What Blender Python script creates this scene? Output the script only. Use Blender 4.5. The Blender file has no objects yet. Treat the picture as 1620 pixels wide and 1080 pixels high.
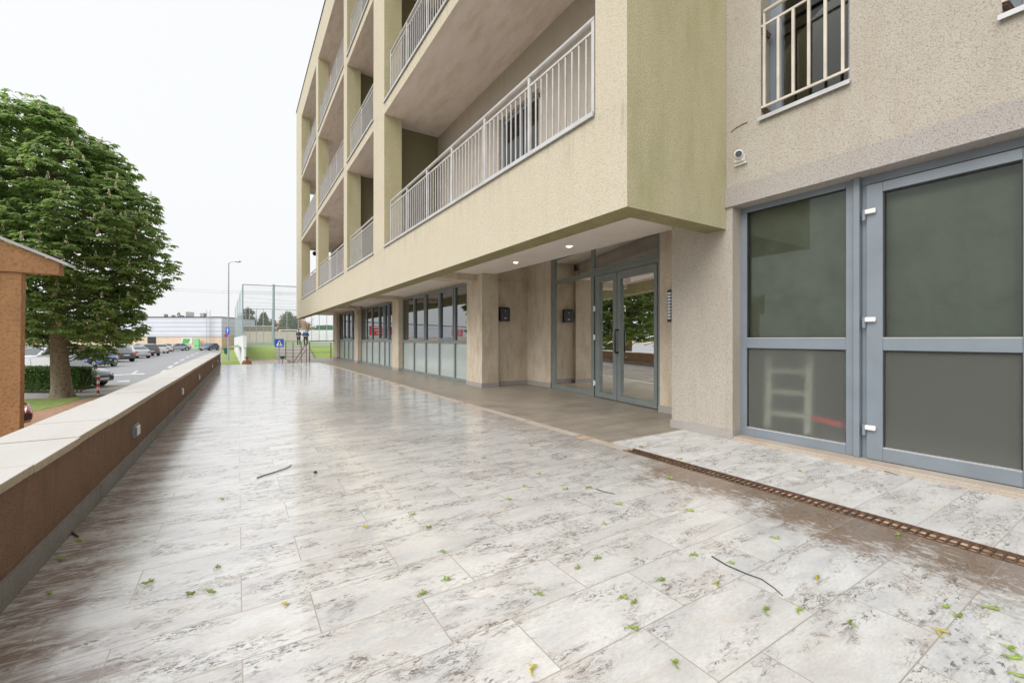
import bpy, bmesh, math, random
from math import radians as R, sin, cos, pi
from mathutils import Vector, Matrix, noise
random.seed(7)
S = bpy.context.scene
COL = S.collection

# ------------------------------------------------------------------ camera
YAW = 32.3; EYE = 1.05; F = 686.0
cd = bpy.data.cameras.new("camera"); cam = bpy.data.objects.new("camera", cd); COL.objects.link(cam)
cd.sensor_width = 36; cd.lens = F / 1620 * 36; cd.clip_start = .05; cd.clip_end = 3000
cd.shift_y = -4 / 1620
cam.location = (0, 0, EYE); cam.rotation_euler = (R(90), 0, R(-YAW))
S.camera = cam
# ------------------------------------------------------------------ sky and sun
SUN_EL = R(42); SUN_AZ = R(258)          # compass angle, clockwise from +Y: the light comes from the open side on the left
W = bpy.data.worlds.new("World"); S.world = W; W.use_nodes = True
nt = W.node_tree; nt.nodes.clear()
sky = nt.nodes.new("ShaderNodeTexSky"); sky.sky_type = 'NISHITA'; sky.sun_disc = False
sky.sun_elevation = SUN_EL; sky.sun_rotation = SUN_AZ; sky.dust_density = 8; sky.air_density = 1.5
hs = nt.nodes.new("ShaderNodeHueSaturation"); hs.inputs['Saturation'].default_value = .12
mx = nt.nodes.new("ShaderNodeMix"); mx.data_type = 'RGBA'; mx.inputs[0].default_value = .88
mx.inputs[7].default_value = (5.2, 5.3, 5.4, 1)
bg = nt.nodes.new("ShaderNodeBackground"); bg.inputs[1].default_value = .1
out = nt.nodes.new("ShaderNodeOutputWorld")
nt.links.new(sky.outputs[0], hs.inputs['Color']); nt.links.new(hs.outputs[0], mx.inputs[6])
nt.links.new(mx.outputs[2], bg.inputs[0]); nt.links.new(bg.outputs[0], out.inputs[0])
sl = bpy.data.lights.new("sun", 'SUN'); sl.energy = 1.35; sl.angle = R(50); sl.color = (1, .98, .94)
so = bpy.data.objects.new("sun", sl); COL.objects.link(so)
sd = Vector((sin(SUN_AZ) * cos(SUN_EL), cos(SUN_AZ) * cos(SUN_EL), sin(SUN_EL)))
so.rotation_euler = sd.to_track_quat('Z', 'Y').to_euler()
S.view_settings.view_transform = 'Standard'; S.view_settings.look = 'None'
S.view_settings.exposure = .97; S.view_settings.gamma = 1
S.cycles.use_denoising = True
S.cycles.max_bounces = 8; S.cycles.transparent_max_bounces = 12

# ------------------------------------------------------------------ helpers
FX, FY = sin(R(YAW)), cos(R(YAW))
def cs(r, s, z=0): return Vector((FX * s + FY * r, FY * s - FX * r, z))       # metres to the right / straight ahead of the standpoint
def at(u, v, z):                                                             # a spot surveyed on level z
    s = F * (z - EYE) / (536 - v); return cs((u - 810) / F * s, s, z)
def on(u, s, z): return cs((u - 810) / F * s, s, z)
def hz(v, s): return EYE + (536 - v) / F * s

def wloc(o):
    v = Vector((0, 0, 0))
    while o: v += o.location; o = o.parent
    return v
class MB:
    def __init__(s): s.v = []; s.f = []; s.m = []
    def add(s, vs, fs, mi=0):
        n = len(s.v); s.v += [tuple(x) for x in vs]; s.f += [tuple(n + i for i in f) for f in fs]; s.m += [mi] * len(fs); return s
    def box(s, x0, x1, y0, y1, z0, z1, mi=0):
        vs = [(x0, y0, z0), (x1, y0, z0), (x1, y1, z0), (x0, y1, z0), (x0, y0, z1), (x1, y0, z1), (x1, y1, z1), (x0, y1, z1)]
        return s.add(vs, [(0, 3, 2, 1), (4, 5, 6, 7), (0, 1, 5, 4), (1, 2, 6, 5), (2, 3, 7, 6), (3, 0, 4, 7)], mi)
    def hull(s, bot, top, mi=0):                 # two rings of the same length
        n = len(bot)
        return s.add(list(bot) + list(top), [tuple(range(n - 1, -1, -1)), tuple(range(n, 2 * n))] + [(i, (i + 1) % n, n + (i + 1) % n, n + i) for i in range(n)], mi)
    def bar(s, p, q, w, h=None, mi=0):
        p = Vector(p); q = Vector(q); h = h or w; d = (q - p).normalized()
        a = Vector((0, 0, 1)) if abs(d.z) < .95 else Vector((0, 1, 0))
        sx = d.cross(a).normalized() * w / 2; sy = sx.cross(d).normalized() * h / 2
        r = [-sx - sy, sx - sy, sx + sy, -sx + sy]
        return s.hull([p + k for k in r], [q + k for k in r], mi)
    def tube(s, pts, r, n=10, mi=0, rr=None):
        pts = [Vector(p) for p in pts]; rings = []
        for i, p in enumerate(pts):
            d = (pts[min(i + 1, len(pts) - 1)] - pts[max(i - 1, 0)]).normalized()
            a = Vector((0, 0, 1)) if abs(d.z) < .9 else Vector((1, 0, 0))
            u = d.cross(a).normalized(); w = u.cross(d); k = rr[i] if rr else r
            rings.append([p + (u * cos(t * 2 * pi / n) + w * sin(t * 2 * pi / n)) * k for t in range(n)])
        vs = [v for g in rings for v in g]; fs = []
        for i in range(len(rings) - 1):
            for t in range(n):
                fs.append((i * n + t, i * n + (t + 1) % n, (i + 1) * n + (t + 1) % n, (i + 1) * n + t))
        fs.append(tuple(range(n - 1, -1, -1))); fs.append(tuple((len(rings) - 1) * n + t for t in range(n)))
        return s.add(vs, fs, mi)
    def quad(s, a, b, c, d, mi=0): return s.add([a, b, c, d], [(0, 1, 2, 3)], mi)
    def build(s, name, mats, parent=None, local=False, bevel=0, smooth=False):
        off = Vector((0, 0, 0)) if (local or not parent) else wloc(parent)
        me = bpy.data.meshes.new(name)
        me.from_pydata([(a - off.x, b - off.y, c - off.z) for a, b, c in s.v], [], s.f)
        for m in (mats if isinstance(mats, (list, tuple)) else [mats]): me.materials.append(m)
        if any(s.m): me.polygons.foreach_set('material_index', s.m)
        if smooth: me.polygons.foreach_set('use_smooth', [True] * len(me.polygons))
        me.update()
        o = bpy.data.objects.new(name, me); COL.objects.link(o)
        if parent: o.parent = parent
        if bevel:
            b = o.modifiers.new("bevel", 'BEVEL'); b.width = bevel; b.segments = 2; b.limit_method = 'ANGLE'
        return o
def tag(o, label=None, cat=None, group=None, kind=None):
    if label: o['label'] = label
    if cat: o['category'] = cat
    if group: o['group'] = group
    if kind: o['kind'] = kind
    return o
def thing(name, loc, label, cat, group=None, rz=0):
    o = bpy.data.objects.new(name, None); COL.objects.link(o); o.location = loc; o.rotation_euler = (0, 0, rz)
    o.empty_display_size = .2
    return tag(o, label, cat, group)
def copy_tree(o, parent=None):
    c = o.copy(); COL.objects.link(c); c.parent = parent
    for ch in list(o.children): copy_tree(ch, c)
    return c

# ------------------------------------------------------------------ materials
def newmat(name):
    m = bpy.data.materials.new(name); m.use_nodes = True; n = m.node_tree; n.nodes.clear()
    o = n.nodes.new("ShaderNodeOutputMaterial"); b = n.nodes.new("ShaderNodeBsdfPrincipled")
    n.links.new(b.outputs[0], o.inputs[0]); return m, n, b, o
class NT:
    def __init__(s, n): s.n = n
    def node(s, t, **k):
        x = s.n.nodes.new(t)
        for a, b in k.items(): setattr(x, a, b)
        return x
    def link(s, a, b): s.n.links.new(a, b)
    def pos(s, scale=(1, 1, 1), obj=False):
        if obj: g = s.node("ShaderNodeTexCoord").outputs['Object']
        else: g = s.node("ShaderNodeNewGeometry").outputs['Position']
        m = s.node("ShaderNodeMapping"); m.inputs['Scale'].default_value = scale; s.link(g, m.inputs[0]); return m.outputs[0]
    def noise(s, vec, scale, detail=4, rough=.55, dist=0):
        x = s.node("ShaderNodeTexNoise"); x.inputs['Scale'].default_value = scale; x.inputs['Detail'].default_value = detail
        x.inputs['Roughness'].default_value = rough; x.inputs['Distortion'].default_value = dist
        s.link(vec, x.inputs['Vector']); return x.outputs[0]
    def ramp(s, fac, a, b, ca=0., cb=1.):
        x = s.node("ShaderNodeMapRange"); x.inputs[1].default_value = a; x.inputs[2].default_value = b
        x.inputs[3].default_value = ca; x.inputs[4].default_value = cb; s.link(fac, x.inputs[0]); return x.outputs[0]
    def math(s, op, a, b=0.):
        x = s.node("ShaderNodeMath", operation=op)
        for i, k in enumerate((a, b)):
            if isinstance(k, (int, float)): x.inputs[i].default_value = k
            else: s.link(k, x.inputs[i])
        return x.outputs[0]
    def mix(s, fac, a, b):
        x = s.node("ShaderNodeMix", data_type='RGBA')
        for i, k in ((0, fac), (6, a), (7, b)):
            if isinstance(k, (int, float)): x.inputs[i].default_value = k
            elif isinstance(k, (tuple, list)): x.inputs[i].default_value = (*k[:3], 1)
            else: s.link(k, x.inputs[i])
        return x.outputs[2]
    def sep(s, vec):
        x = s.node("ShaderNodeSeparateXYZ"); s.link(vec, x.inputs[0]); return x.outputs
    def bump(s, h, strength, dist, bsdf):
        x = s.node("ShaderNodeBump"); x.inputs['Strength'].default_value = strength; x.inputs['Distance'].default_value = dist
        s.link(h, x.inputs['Height']); s.link(x.outputs[0], bsdf.inputs['Normal']); return x
def plain(name, col, rough=.5, metal=0., var=.12, scale=6, bump=0, obj=True, coat=0):
    m, n, b, o = newmat(name); t = NT(n)
    p = t.pos(obj=obj); f = t.noise(p, scale, 5)
    dk = tuple(c * (1 - var * 1.6) for c in col); lt = tuple(min(1, c * (1 + var)) for c in col)
    t.link(t.mix(t.ramp(f, .3, .7), dk, lt), b.inputs['Base Color'])
    b.inputs['Roughness'].default_value = rough; b.inputs['Metallic'].default_value = metal
    b.inputs['Coat Weight'].default_value = coat; b.inputs['Coat Roughness'].default_value = .05
    if bump: t.bump(t.noise(p, 90, 3), bump, .004, b)
    return m
def stucco(name, col, pit, stain, stain_amt=.5, grain=150, bump=.7, streak=(1, 1, .25), dirt=.3, rough=.92, drip=()):
    m, n, b, o = newmat(name); t = NT(n); p = t.pos()
    g = t.noise(p, grain, 4, .65, .2)
    g2 = t.noise(p, grain * 2.3, 2, .6)
    big = t.noise(p, .9, 6, .6); st = t.noise(t.pos(streak), 2.6, 7, .66)
    c = t.mix(t.ramp(g, .36, .5), pit, col)
    c = t.mix(t.ramp(g2, .55, .75, 0, .35), c, tuple(min(1, k * 1.18) for k in col))
    c = t.mix(t.math('MULTIPLY', t.ramp(st, .45, .75), stain_amt), c, stain)
    c = t.mix(t.math('MULTIPLY', t.ramp(big, .5, .8), dirt), c, tuple(k * .72 for k in col))
    if drip:      # rain marks running down below the sills
        z = t.sep(t.pos())[2]; dn = t.noise(t.pos((9, 9, .5)), 1.6, 5, .7); ln = t.noise(t.pos((3, 3, .1)), 1.3, 3)
        for L in drip:
            d = t.math('SUBTRACT', L, z); k = t.math('MULTIPLY', t.ramp(d, -.01, .01), t.ramp(t.math('SUBTRACT', d, t.math('MULTIPLY', ln, .7)), -.35, .05, 1, 0))
            c = t.mix(t.math('MULTIPLY', t.math('MULTIPLY', k, t.ramp(dn, .5, .68)), .5), c, tuple(q * .48 for q in col))
    t.link(c, b.inputs['Base Color']); b.inputs['Roughness'].default_value = rough
    t.bump(t.math('ADD', g, t.math('MULTIPLY', g2, .4)), bump, .008, b)
    return m
M = {}
LEVZ = [(0, 3.20), (0, 6.546), (0, 9.844), (0, 14.17)]
M['yellow'] = stucco('yellow_stucco', (.555, .50, .39), (.39, .345, .25), (.44, .40, .28), .28, grain=95, bump=.8, streak=(3, 3, .3), drip=[l[1] - .02 for l in LEVZ])
M['yellow_side'] = stucco('weathered_yellow_stucco', (.585, .53, .345), (.31, .28, .165), (.33, .33, .14), .6, grain=85, bump=.9, dirt=.3)
M['lip'] = stucco('olive_underside', (.30, .26, .13), (.19, .17, .08), (.16, .15, .05), .8, grain=60, bump=.3)  # lip underside in a darker olive tone than the yellow front
M['beige'] = stucco('beige_stucco', (.485, .44, .38), (.31, .27, .22), (.36, .30, .23), .45, grain=90, bump=1.1, streak=(2, 2, .5))
M['lintel'] = stucco('grey_stucco', (.43, .395, .37), (.28, .25, .23), (.38, .32, .28), .3, grain=80, bump=1.3)
M['plaster'] = stucco('smooth_plaster', (.60, .52, .42), (.50, .42, .325), (.35, .26, .155), .75, grain=40, bump=.15, streak=(2.2, 2.2, .8), dirt=.5)
M['soffit'] = stucco('soffit_plaster', (.70, .635, .585), (.66, .59, .54), (.46, .34, .24), .6, grain=30, bump=.1, streak=(2.2, .5, 1), dirt=.3)
M['ceiling'] = stucco('ceiling_paint', (.76, .70, .63), (.74, .68, .61), (.5, .42, .34), .3, grain=30, bump=.05, streak=(1, 1, 1), dirt=.15)
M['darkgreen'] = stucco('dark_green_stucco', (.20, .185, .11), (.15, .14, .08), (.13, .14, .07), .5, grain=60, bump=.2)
M['orange'] = stucco('orange_stucco', (.46, .245, .115), (.30, .15, .07), (.24, .13, .065), .75, grain=38, bump=.7, streak=(1.5, 1.5, .6), dirt=.5)
M['brownwall'] = stucco('brown_stucco', (.265, .15, .09), (.15, .088, .054), (.13, .095, .06), .7, grain=110, bump=.8, streak=(1.2, 1.2, .8), dirt=.5, drip=[.465])
M['skirt'] = stucco('granite_skirting', (.36, .34, .315), (.25, .235, .22), (.28, .25, .21), .4, grain=120, bump=.15, dirt=.3, rough=.6)
M['kerbstone'] = stucco('grey_skirting', (.27, .26, .235), (.2, .19, .17), (.16, .13, .09), .6, grain=60, bump=.2, dirt=.3, rough=.6)
M['sillstone'] = stucco('threshold_stone', (.46, .40, .34), (.38, .32, .26), (.3, .2, .12), .5, grain=60, bump=.2, dirt=.3, rough=.7)
M['coping'] = stucco('coping_stone', (.59, .572, .555), (.56, .542, .522), (.50, .47, .43), .4, grain=50, bump=.12, streak=(1.5, .5, 1), dirt=.2, rough=.75)
M['copedge'] = stucco('coping_edge', (.46, .38, .27), (.36, .29, .19), (.3, .24, .15), .6, grain=50, bump=.2, dirt=.3)
M['alu'] = plain('grey_blue_aluminium', (.195, .225, .258), .38, 0, .07, 3, coat=.15)
M['alu2'] = plain('grey_green_aluminium', (.20, .225, .22), .42, 0, .08, 3, coat=.1)
M['gasket'] = plain('black_gasket', (.03, .03, .03), .6)
M['railing'] = plain('painted_railing', (.50, .485, .475), .45, 0, .1, 5)
M['railing2'] = plain('beige_railing', (.56, .50, .43), .45, 0, .1, 5)
M['sillm'] = plain('sheet_sill', (.50, .50, .51), .35, .1, .1, 3)
M['whitep'] = plain('white_plastic', (.74, .73, .71), .4, 0, .06)
M['ladder'] = plain('ladder_grey', (.45, .45, .41), .6)
M['housing'] = plain('light_housing', (.26, .26, .25), .5, .3)
M['black'] = plain('black_plastic', (.02, .02, .021), .3)
M['rust'] = plain('rusty_steel', (.15, .09, .06), .7, .3, .4, 30)
M['rust2'] = plain('weathered_steel', (.20, .15, .12), .6, .3, .3, 20)
M['chrome'] = plain('steel', (.5, .5, .5), .3, .9, .1)
M['tyre'] = plain('tyre_rubber', (.02, .02, .02), .8)
M['rim'] = plain('alloy_rim', (.55, .56, .58), .3, .7)
M['carglass'] = plain('car_glass', (.06, .075, .08), .08, 0, .2, 1, coat=1)
M['red'] = plain('red_lens', (.5, .02, .02), .2, coat=1)
M['clear'] = plain('clear_lens', (.7, .72, .75), .15, .2, coat=1)
M['plate'] = plain('plate_white', (.75, .75, .75), .4)
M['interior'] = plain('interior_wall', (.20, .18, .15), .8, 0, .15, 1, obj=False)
M['blind'] = plain('grey_green_blind', (.57, .56, .49), .85, 0, .12, 4, obj=False)
M['leafgreen'] = plain('fresh_seed_green', (.24, .34, .05), .5, 0, .3, 20)
M['leafyellow'] = plain('yellowed_seed', (.45, .38, .05), .6, 0, .3, 20)
M['twig'] = plain('brown_twig', (.06, .045, .035), .8)
M['bark'] = stucco('bark', (.26, .205, .15), (.10, .075, .055), (.13, .12, .07), .6, grain=14, bump=1.0, streak=(3, 3, .6))
M['steelpost'] = plain('galvanised_post', (.42, .43, .43), .45, .4)
M['blue'] = plain('sign_blue', (.015, .10, .48), .4)
M['signwhite'] = plain('sign_white', (.75, .75, .75), .4)
M['signred'] = plain('sign_red', (.55, .03, .03), .4)
M['bingreen'] = plain('bin_green', (.03, .12, .06), .5)
M['hoarding'] = plain('white_hoarding', (.68, .69, .71), .5, 0, .08, .5)
M['redbanner'] = plain('red_banner', (.62, .035, .05), .5)

def glass(name, tint, refl_ior, rough=0., through=.8):
    m, n, b, o = newmat(name); t = NT(n); n.nodes.remove(b)
    tr = t.node("ShaderNodeBsdfTransparent"); tr.inputs[0].default_value = (*[c * through for c in tint], 1)
    gl = t.node("ShaderNodeBsdfGlossy"); gl.inputs[0].default_value = (.95, .97, .96, 1); gl.inputs[1].default_value = rough
    fr = t.node("ShaderNodeFresnel"); fr.inputs[0].default_value = refl_ior
    # a very slight waviness of the pane
    bp = t.node("ShaderNodeBump"); bp.inputs['Strength'].default_value = .02; bp.inputs['Distance'].default_value = .01
    t.link(t.noise(t.pos(), 1.3, 1), bp.inputs['Height']); t.link(bp.outputs[0], gl.inputs['Normal'])
    g = t.node("ShaderNodeNewGeometry"); geo = t.math('SUBTRACT', 1., g.outputs['Backfacing'])
    ms = t.node("ShaderNodeMixShader"); t.link(fr.outputs[0], ms.inputs[0]); t.link(tr.outputs[0], ms.inputs[1]); t.link(gl.outputs[0], ms.inputs[2])
    t.link(ms.outputs[0], o.inputs[0]); return m
M['shopglass'] = glass('shop_glass', (.5, .52, .5), 4.0)
M['doorglass'] = glass('door_glass', (.62, .6, .55), 1.62)
M['blindglass'] = glass('garage_glass', (.80, .84, .80), 1.45)
m, n, b, o = newmat('frosted_glass'); t = NT(n)      # milky film: part of the light goes through, the rest scatters
b.inputs['Base Color'].default_value = (.42, .48, .46, 1); b.inputs['Roughness'].default_value = .16; b.inputs['IOR'].default_value = 2.0
M['frost'] = m
m, n, b, o = newmat('frosted_dark_glass'); t = NT(n)
b.inputs['Base Color'].default_value = (.70, .72, .67, 1); b.inputs['Roughness'].default_value = .46
b.inputs['Transmission Weight'].default_value = .93; b.inputs['IOR'].default_value = 1.25
M['frostdark'] = m

# ---- terrace tiles
def tile_mat(name, x0, y0, near_wall, wet, dim=1.):
    m, n, b, o = newmat(name); t = NT(n)
    g = t.node("ShaderNodeNewGeometry").outputs['Position']
    mp = t.node("ShaderNodeMapping"); mp.inputs['Location'].default_value = (-x0, -y0, 0); t.link(g, mp.inputs[0])
    br = t.node("ShaderNodeTexBrick"); br.offset = .39; br.offset_frequency = 2; br.squash_frequency = 1
    for k, v in (('Color1', (0, 0, 0, 1)), ('Color2', (1, 1, 1, 1)), ('Mortar', (0, 0, 0, 1))): br.inputs[k].default_value = v
    br.inputs['Scale'].default_value = 1; br.inputs['Mortar Size'].default_value = .0026; br.inputs['Mortar Smooth'].default_value = .35
    br.inputs['Brick Width'].default_value = .617; br.inputs['Row Height'].default_value = .2965
    t.link(mp.outputs[0], br.inputs['Vector'])
    tone, gap = br.outputs['Color'], br.outputs['Fac']
    tn = t.sep(tone)[0]
    # per tile offset of the printed stone figure
    cb = t.node("ShaderNodeCombineXYZ"); t.link(t.math('MULTIPLY', tn, 37.), cb.inputs[0]); t.link(t.math('MULTIPLY', tn, 91.), cb.inputs[1]); t.link(t.math('MULTIPLY', tn, 13.), cb.inputs[2])
    va = t.node("ShaderNodeVectorMath", operation='ADD'); t.link(g, va.inputs[0]); t.link(cb.outputs[0], va.inputs[1])
    def mapped(sc, rz=0):
        q = t.node("ShaderNodeMapping"); q.inputs['Scale'].default_value = sc; q.inputs['Rotation'].default_value = (0, 0, rz); t.link(va.outputs[0], q.inputs[0]); return q.outputs[0]
    v1 = mapped((.72, 2.0, 1), .28); v2 = mapped((.8, 1.7, 1), .4)
    cloud = t.noise(v1, 2.6, 6, .6, .8); warm = t.noise(v2, 4.2, 4, .6, .6)
    c = t.mix(t.ramp(cloud, .34, .60), (.59, .58, .58), (.745, .735, .72)); c = t.mix(t.ramp(tn, 0, 1, 0, .16), c, (.50, .47, .45))
    c = t.mix(t.ramp(warm, .5, .72, 0, .42), c, (.52, .455, .39))
    c = t.mix(t.ramp(t.noise(v1, 3.1, 3), .56, .75, 0, .5), c, (.43, .455, .51))
    fine = t.noise(v1, 60, 4, .7); c = t.mix(t.ramp(fine, .42, .62, 0, .28), c, (.40, .37, .34))
    # eroded flecks: thin broken contour lines inside patches
    f1 = t.noise(v1, 12, 9, .74, .7)
    line = t.ramp(t.math('ABSOLUTE', t.math('SUBTRACT', f1, .5)), .004, .030, 1, 0)
    f2 = t.noise(v2, 34, 7, .72, .5); dots = t.ramp(f2, .560, .578)
    patch = t.ramp(t.noise(v1, 3.6, 4, .65, .6), .46, .58)
    mark = t.math('MULTIPLY', t.math('MAXIMUM', t.math('MULTIPLY', line, t.ramp(t.noise(v2, 13, 3), .42, .52)), dots), patch)
    c = t.mix(t.math('MULTIPLY', mark, .85), c, (.11, .085, .066))
    c = t.mix(t.math('MULTIPLY', t.ramp(t.noise(v1, 6, 4, .6), .5, .7), t.math('MULTIPLY', patch, .45)), c, (.36, .30, .26))
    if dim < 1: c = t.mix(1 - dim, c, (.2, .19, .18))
    px = t.sep(g)
    rough_add = 0.
    if near_wall:
        # brown run-off dirt fanning out from the low wall, one tongue per tile course
        lim = t.noise(t.pos((.35, 1, 1)), 3.6, 3, .6); fr = t.noise(t.pos((2.2, 9, 1)), 4., 9, .75, .8)
        wv = t.math('SINE', t.math('MULTIPLY', t.math('SUBTRACT', px[1], y0 + .07), 2 * pi / .2965))
        reach = t.math('ADD', t.math('MULTIPLY', wv, .13), t.math('ADD', t.math('MULTIPLY', lim, .75), -.05))
        d = t.math('SUBTRACT', px[0], t.math('ADD', t.math('MULTIPLY', px[1], .0105), -.79))
        k = t.ramp(t.math('SUBTRACT', t.math('ADD', reach, t.math('MULTIPLY', t.math('SUBTRACT', fr, .5), .5)), d), -.06, .22)
        k = t.math('MULTIPLY', k, t.ramp(fr, .40, .53, .12, 1))
        c = t.mix(t.math('MULTIPLY', k, .85), c, (.16, .10, .066)); dirt1 = k
        # mud beside the drain
        dd = t.math('ABSOLUTE', t.math('SUBTRACT', px[0], 3.04)); mn = t.noise(t.pos((1, 1, 1)), 2.3, 4, .6, .4); mf = t.noise(t.pos((2, 1, 1)), 14, 6, .75, 1)
        yk = t.math('MULTIPLY', t.ramp(px[1], 2.8, 2.3), t.ramp(px[1], -.2, .6, .5, 1))
        far = t.math('MULTIPLY', t.ramp(px[1], 2.4, 2.8), .42)
        md = t.ramp(t.math('SUBTRACT', t.math('ADD', t.math('MULTIPLY', mn, 1.0), t.math('MULTIPLY', t.math('SUBTRACT', mf, .5), .9)), t.math('ADD', dd, .13)), -.10, .16)
        k2 = t.math('MULTIPLY', md, t.math('MAXIMUM', yk, far)); k2 = t.math('MULTIPLY', k2, t.ramp(mf, .36, .50, .7, 1))
        c = t.mix(t.math('MULTIPLY', k2, .92), c, t.mix(t.ramp(mf, .42, .58), (.105, .056, .027), (.21, .135, .08)))
        rough_add = t.math('ADD', t.math('MULTIPLY', k2, .45), t.math('MULTIPLY', k, .10))
    c = t.mix(t.math('MULTIPLY', gap, .8), c, (.34, .29, .235))
    t.link(c, b.inputs['Base Color'])
    # water film
    wf = t.noise(t.pos((1, 1, 1)), 1.1, 4, .6)
    r0 = t.ramp(wf, .3, .7, wet[0], wet[1])
    r0 = t.math('ADD', r0, t.math('MULTIPLY', mark, .25))
    if near_wall: r0 = t.math('ADD', r0, rough_add)
    t.link(r0, b.inputs['Roughness']); b.inputs['IOR'].default_value = 1.38
    b.inputs['Coat Weight'].default_value = wet[2]; b.inputs['Coat IOR'].default_value = 1.6
    t.link(t.math('ADD', t.math('MULTIPLY', r0, .22), wet[3]), b.inputs['Coat Roughness'])
    h = t.math('SUBTRACT', t.math('MULTIPLY', t.noise(v1, 26, 5, .6), .35), t.math('ADD', t.math('MULTIPLY', mark, .5), gap))
    t.bump(h, .16, .006, b)
    return m
M['tiles'] = tile_mat('wet_stone_tiles', .253, 1.377, True, (.22, .4, 1.0, .06))
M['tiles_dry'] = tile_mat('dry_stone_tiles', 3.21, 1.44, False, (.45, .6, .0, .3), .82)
# covered walkway pavers
m, n, b, o = newmat('walkway_pavers'); t = NT(n)
g = t.node("ShaderNodeNewGeometry").outputs['Position']
br = t.node("ShaderNodeTexBrick"); br.offset = .5
for k, v in (('Color1', (0, 0, 0, 1)), ('Color2', (1, 1, 1, 1)), ('Mortar', (0, 0, 0, 1))): br.inputs[k].default_value = v
br.inputs['Scale'].default_value = 1; br.inputs['Mortar Size'].default_value = .005; br.inputs['Brick Width'].default_value = .617; br.inputs['Row Height'].default_value = .2965
t.link(g, br.inputs['Vector']); f = t.noise(t.pos((1, 1.4, 1)), 1.6, 6, .62, .4)
c = t.mix(t.ramp(f, .3, .7), (.22, .19, .155), (.37, .325, .27)); c = t.mix(t.ramp(t.sep(br.outputs['Color'])[0], 0, 1, 0, .15), c, (.25, .21, .17))
c = t.mix(t.ramp(t.noise(t.pos(), 40, 4, .7), .4, .75, 0, .4), c, (.22, .18, .13)); c = t.mix(t.math('MULTIPLY', br.outputs['Fac'], .85), c, (.16, .12, .09))
t.link(c, b.inputs['Base Color']); t.link(t.ramp(f, .3, .7, .32, .5), b.inputs['Roughness']); t.bump(t.noise(t.pos(), 30, 4), .08, .004, b)
M['walk'] = m
# asphalt, gravel, grass, brick path
def ground(name, a, b2, sc, speck, rough=.85, bump=.3, big=.15):
    m, n, b, o = newmat(name); t = NT(n); p = t.pos()
    c = t.mix(t.ramp(t.noise(p, sc, 6, .7), .3, .7), a, b2); c = t.mix(t.ramp(t.noise(p, big, 5, .6), .4, .7, 0, .5), c, tuple(k * .8 for k in a))
    c = t.mix(t.ramp(t.noise(p, sc * 3, 2), .6, .7, 0, .7), c, speck); t.link(c, b.inputs['Base Color'])
    b.inputs['Roughness'].default_value = rough; t.bump(t.noise(p, sc * 1.5, 4), bump, .03, b); return m
M['asphalt'] = ground('asphalt', (.235, .235, .245), (.30, .30, .31), 12, (.36, .36, .36), .5, .1)
M['gravel'] = ground('brown_gravel', (.30, .155, .085), (.50, .33, .22), 9, (.62, .5, .4), .9, .8)
M['grass'] = ground('grass', (.17, .24, .05), (.29, .37, .09), 5, (.36, .38, .16), .9, .8)
M['turf'] = ground('sports_turf', (.20, .27, .14), (.26, .33, .18), 2, (.3, .38, .2), .9, .2)
M['concrete'] = ground('pale_concrete', (.40, .38, .35), (.48, .45, .42), 8, (.5, .47, .43), .8, .1)
M['earth'] = ground('far_ground', (.16, .17, .10), (.22, .21, .14), 1, (.25, .22, .16))
M['paint'] = plain('road_paint', (.62, .62, .62), .6, 0, .2, 8, obj=False)
m, n, b, o = newmat('brick_paving'); t = NT(n); br = t.node("ShaderNodeTexBrick"); t.link(t.pos(), br.inputs[0])
br.inputs['Color1'].default_value = (.42, .35, .30, 1); br.inputs['Color2'].default_value = (.34, .27, .22, 1); br.inputs['Mortar'].default_value = (.16, .13, .11, 1)
br.inputs['Scale'].default_value = 1; br.inputs['Brick Width'].default_value = .6; br.inputs['Row Height'].default_value = .3; br.inputs['Mortar Size'].default_value = .03
t.link(br.outputs[0], b.inputs['Base Color']); b.inputs['Roughness'].default_value = .8; M['brickpave'] = m
# leaves
def leafmat(name, dark, light, trans=.35):
    m, n, b, o = newmat(name); t = NT(n); n.nodes.remove(b)
    c = t.mix(t.ramp(t.noise(t.pos(), 1.4, 3, .7), .35, .65), dark, light); c = t.mix(t.ramp(t.noise(t.pos(), 9, 3, .8), .42, .64, 0, .9), c, tuple(k * 1.45 for k in light)); c = t.mix(t.ramp(t.noise(t.pos(), 2.2, 2), .5, .62, 0, .5), c, dark)
    d = t.node("ShaderNodeBsdfPrincipled"); t.link(c, d.inputs['Base Color']); d.inputs['Roughness'].default_value = .33
    tl = t.node("ShaderNodeBsdfTranslucent"); t.link(t.mix(.5, c, (light[0] * 1.5, light[1] * 1.5, light[2])), tl.inputs[0])
    ms = t.node("ShaderNodeMixShader"); ms.inputs[0].default_value = trans
    t.link(d.outputs[0], ms.inputs[1]); t.link(tl.outputs[0], ms.inputs[2]); t.link(ms.outputs[0], o.inputs[0]); return m
M['chestnut'] = leafmat('chestnut_leaf', (.115, .19, .085), (.29, .40, .15), .45)
M['hedge'] = leafmat('hedge_leaf', (.05, .10, .02), (.10, .19, .035), .25)
M['fartree'] = leafmat('far_leaf', (.09, .12, .06), (.17, .20, .10), .3)
M['flower'] = plain('cream_blossom', (.78, .72, .50), .7, 0, .15, 30)
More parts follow.
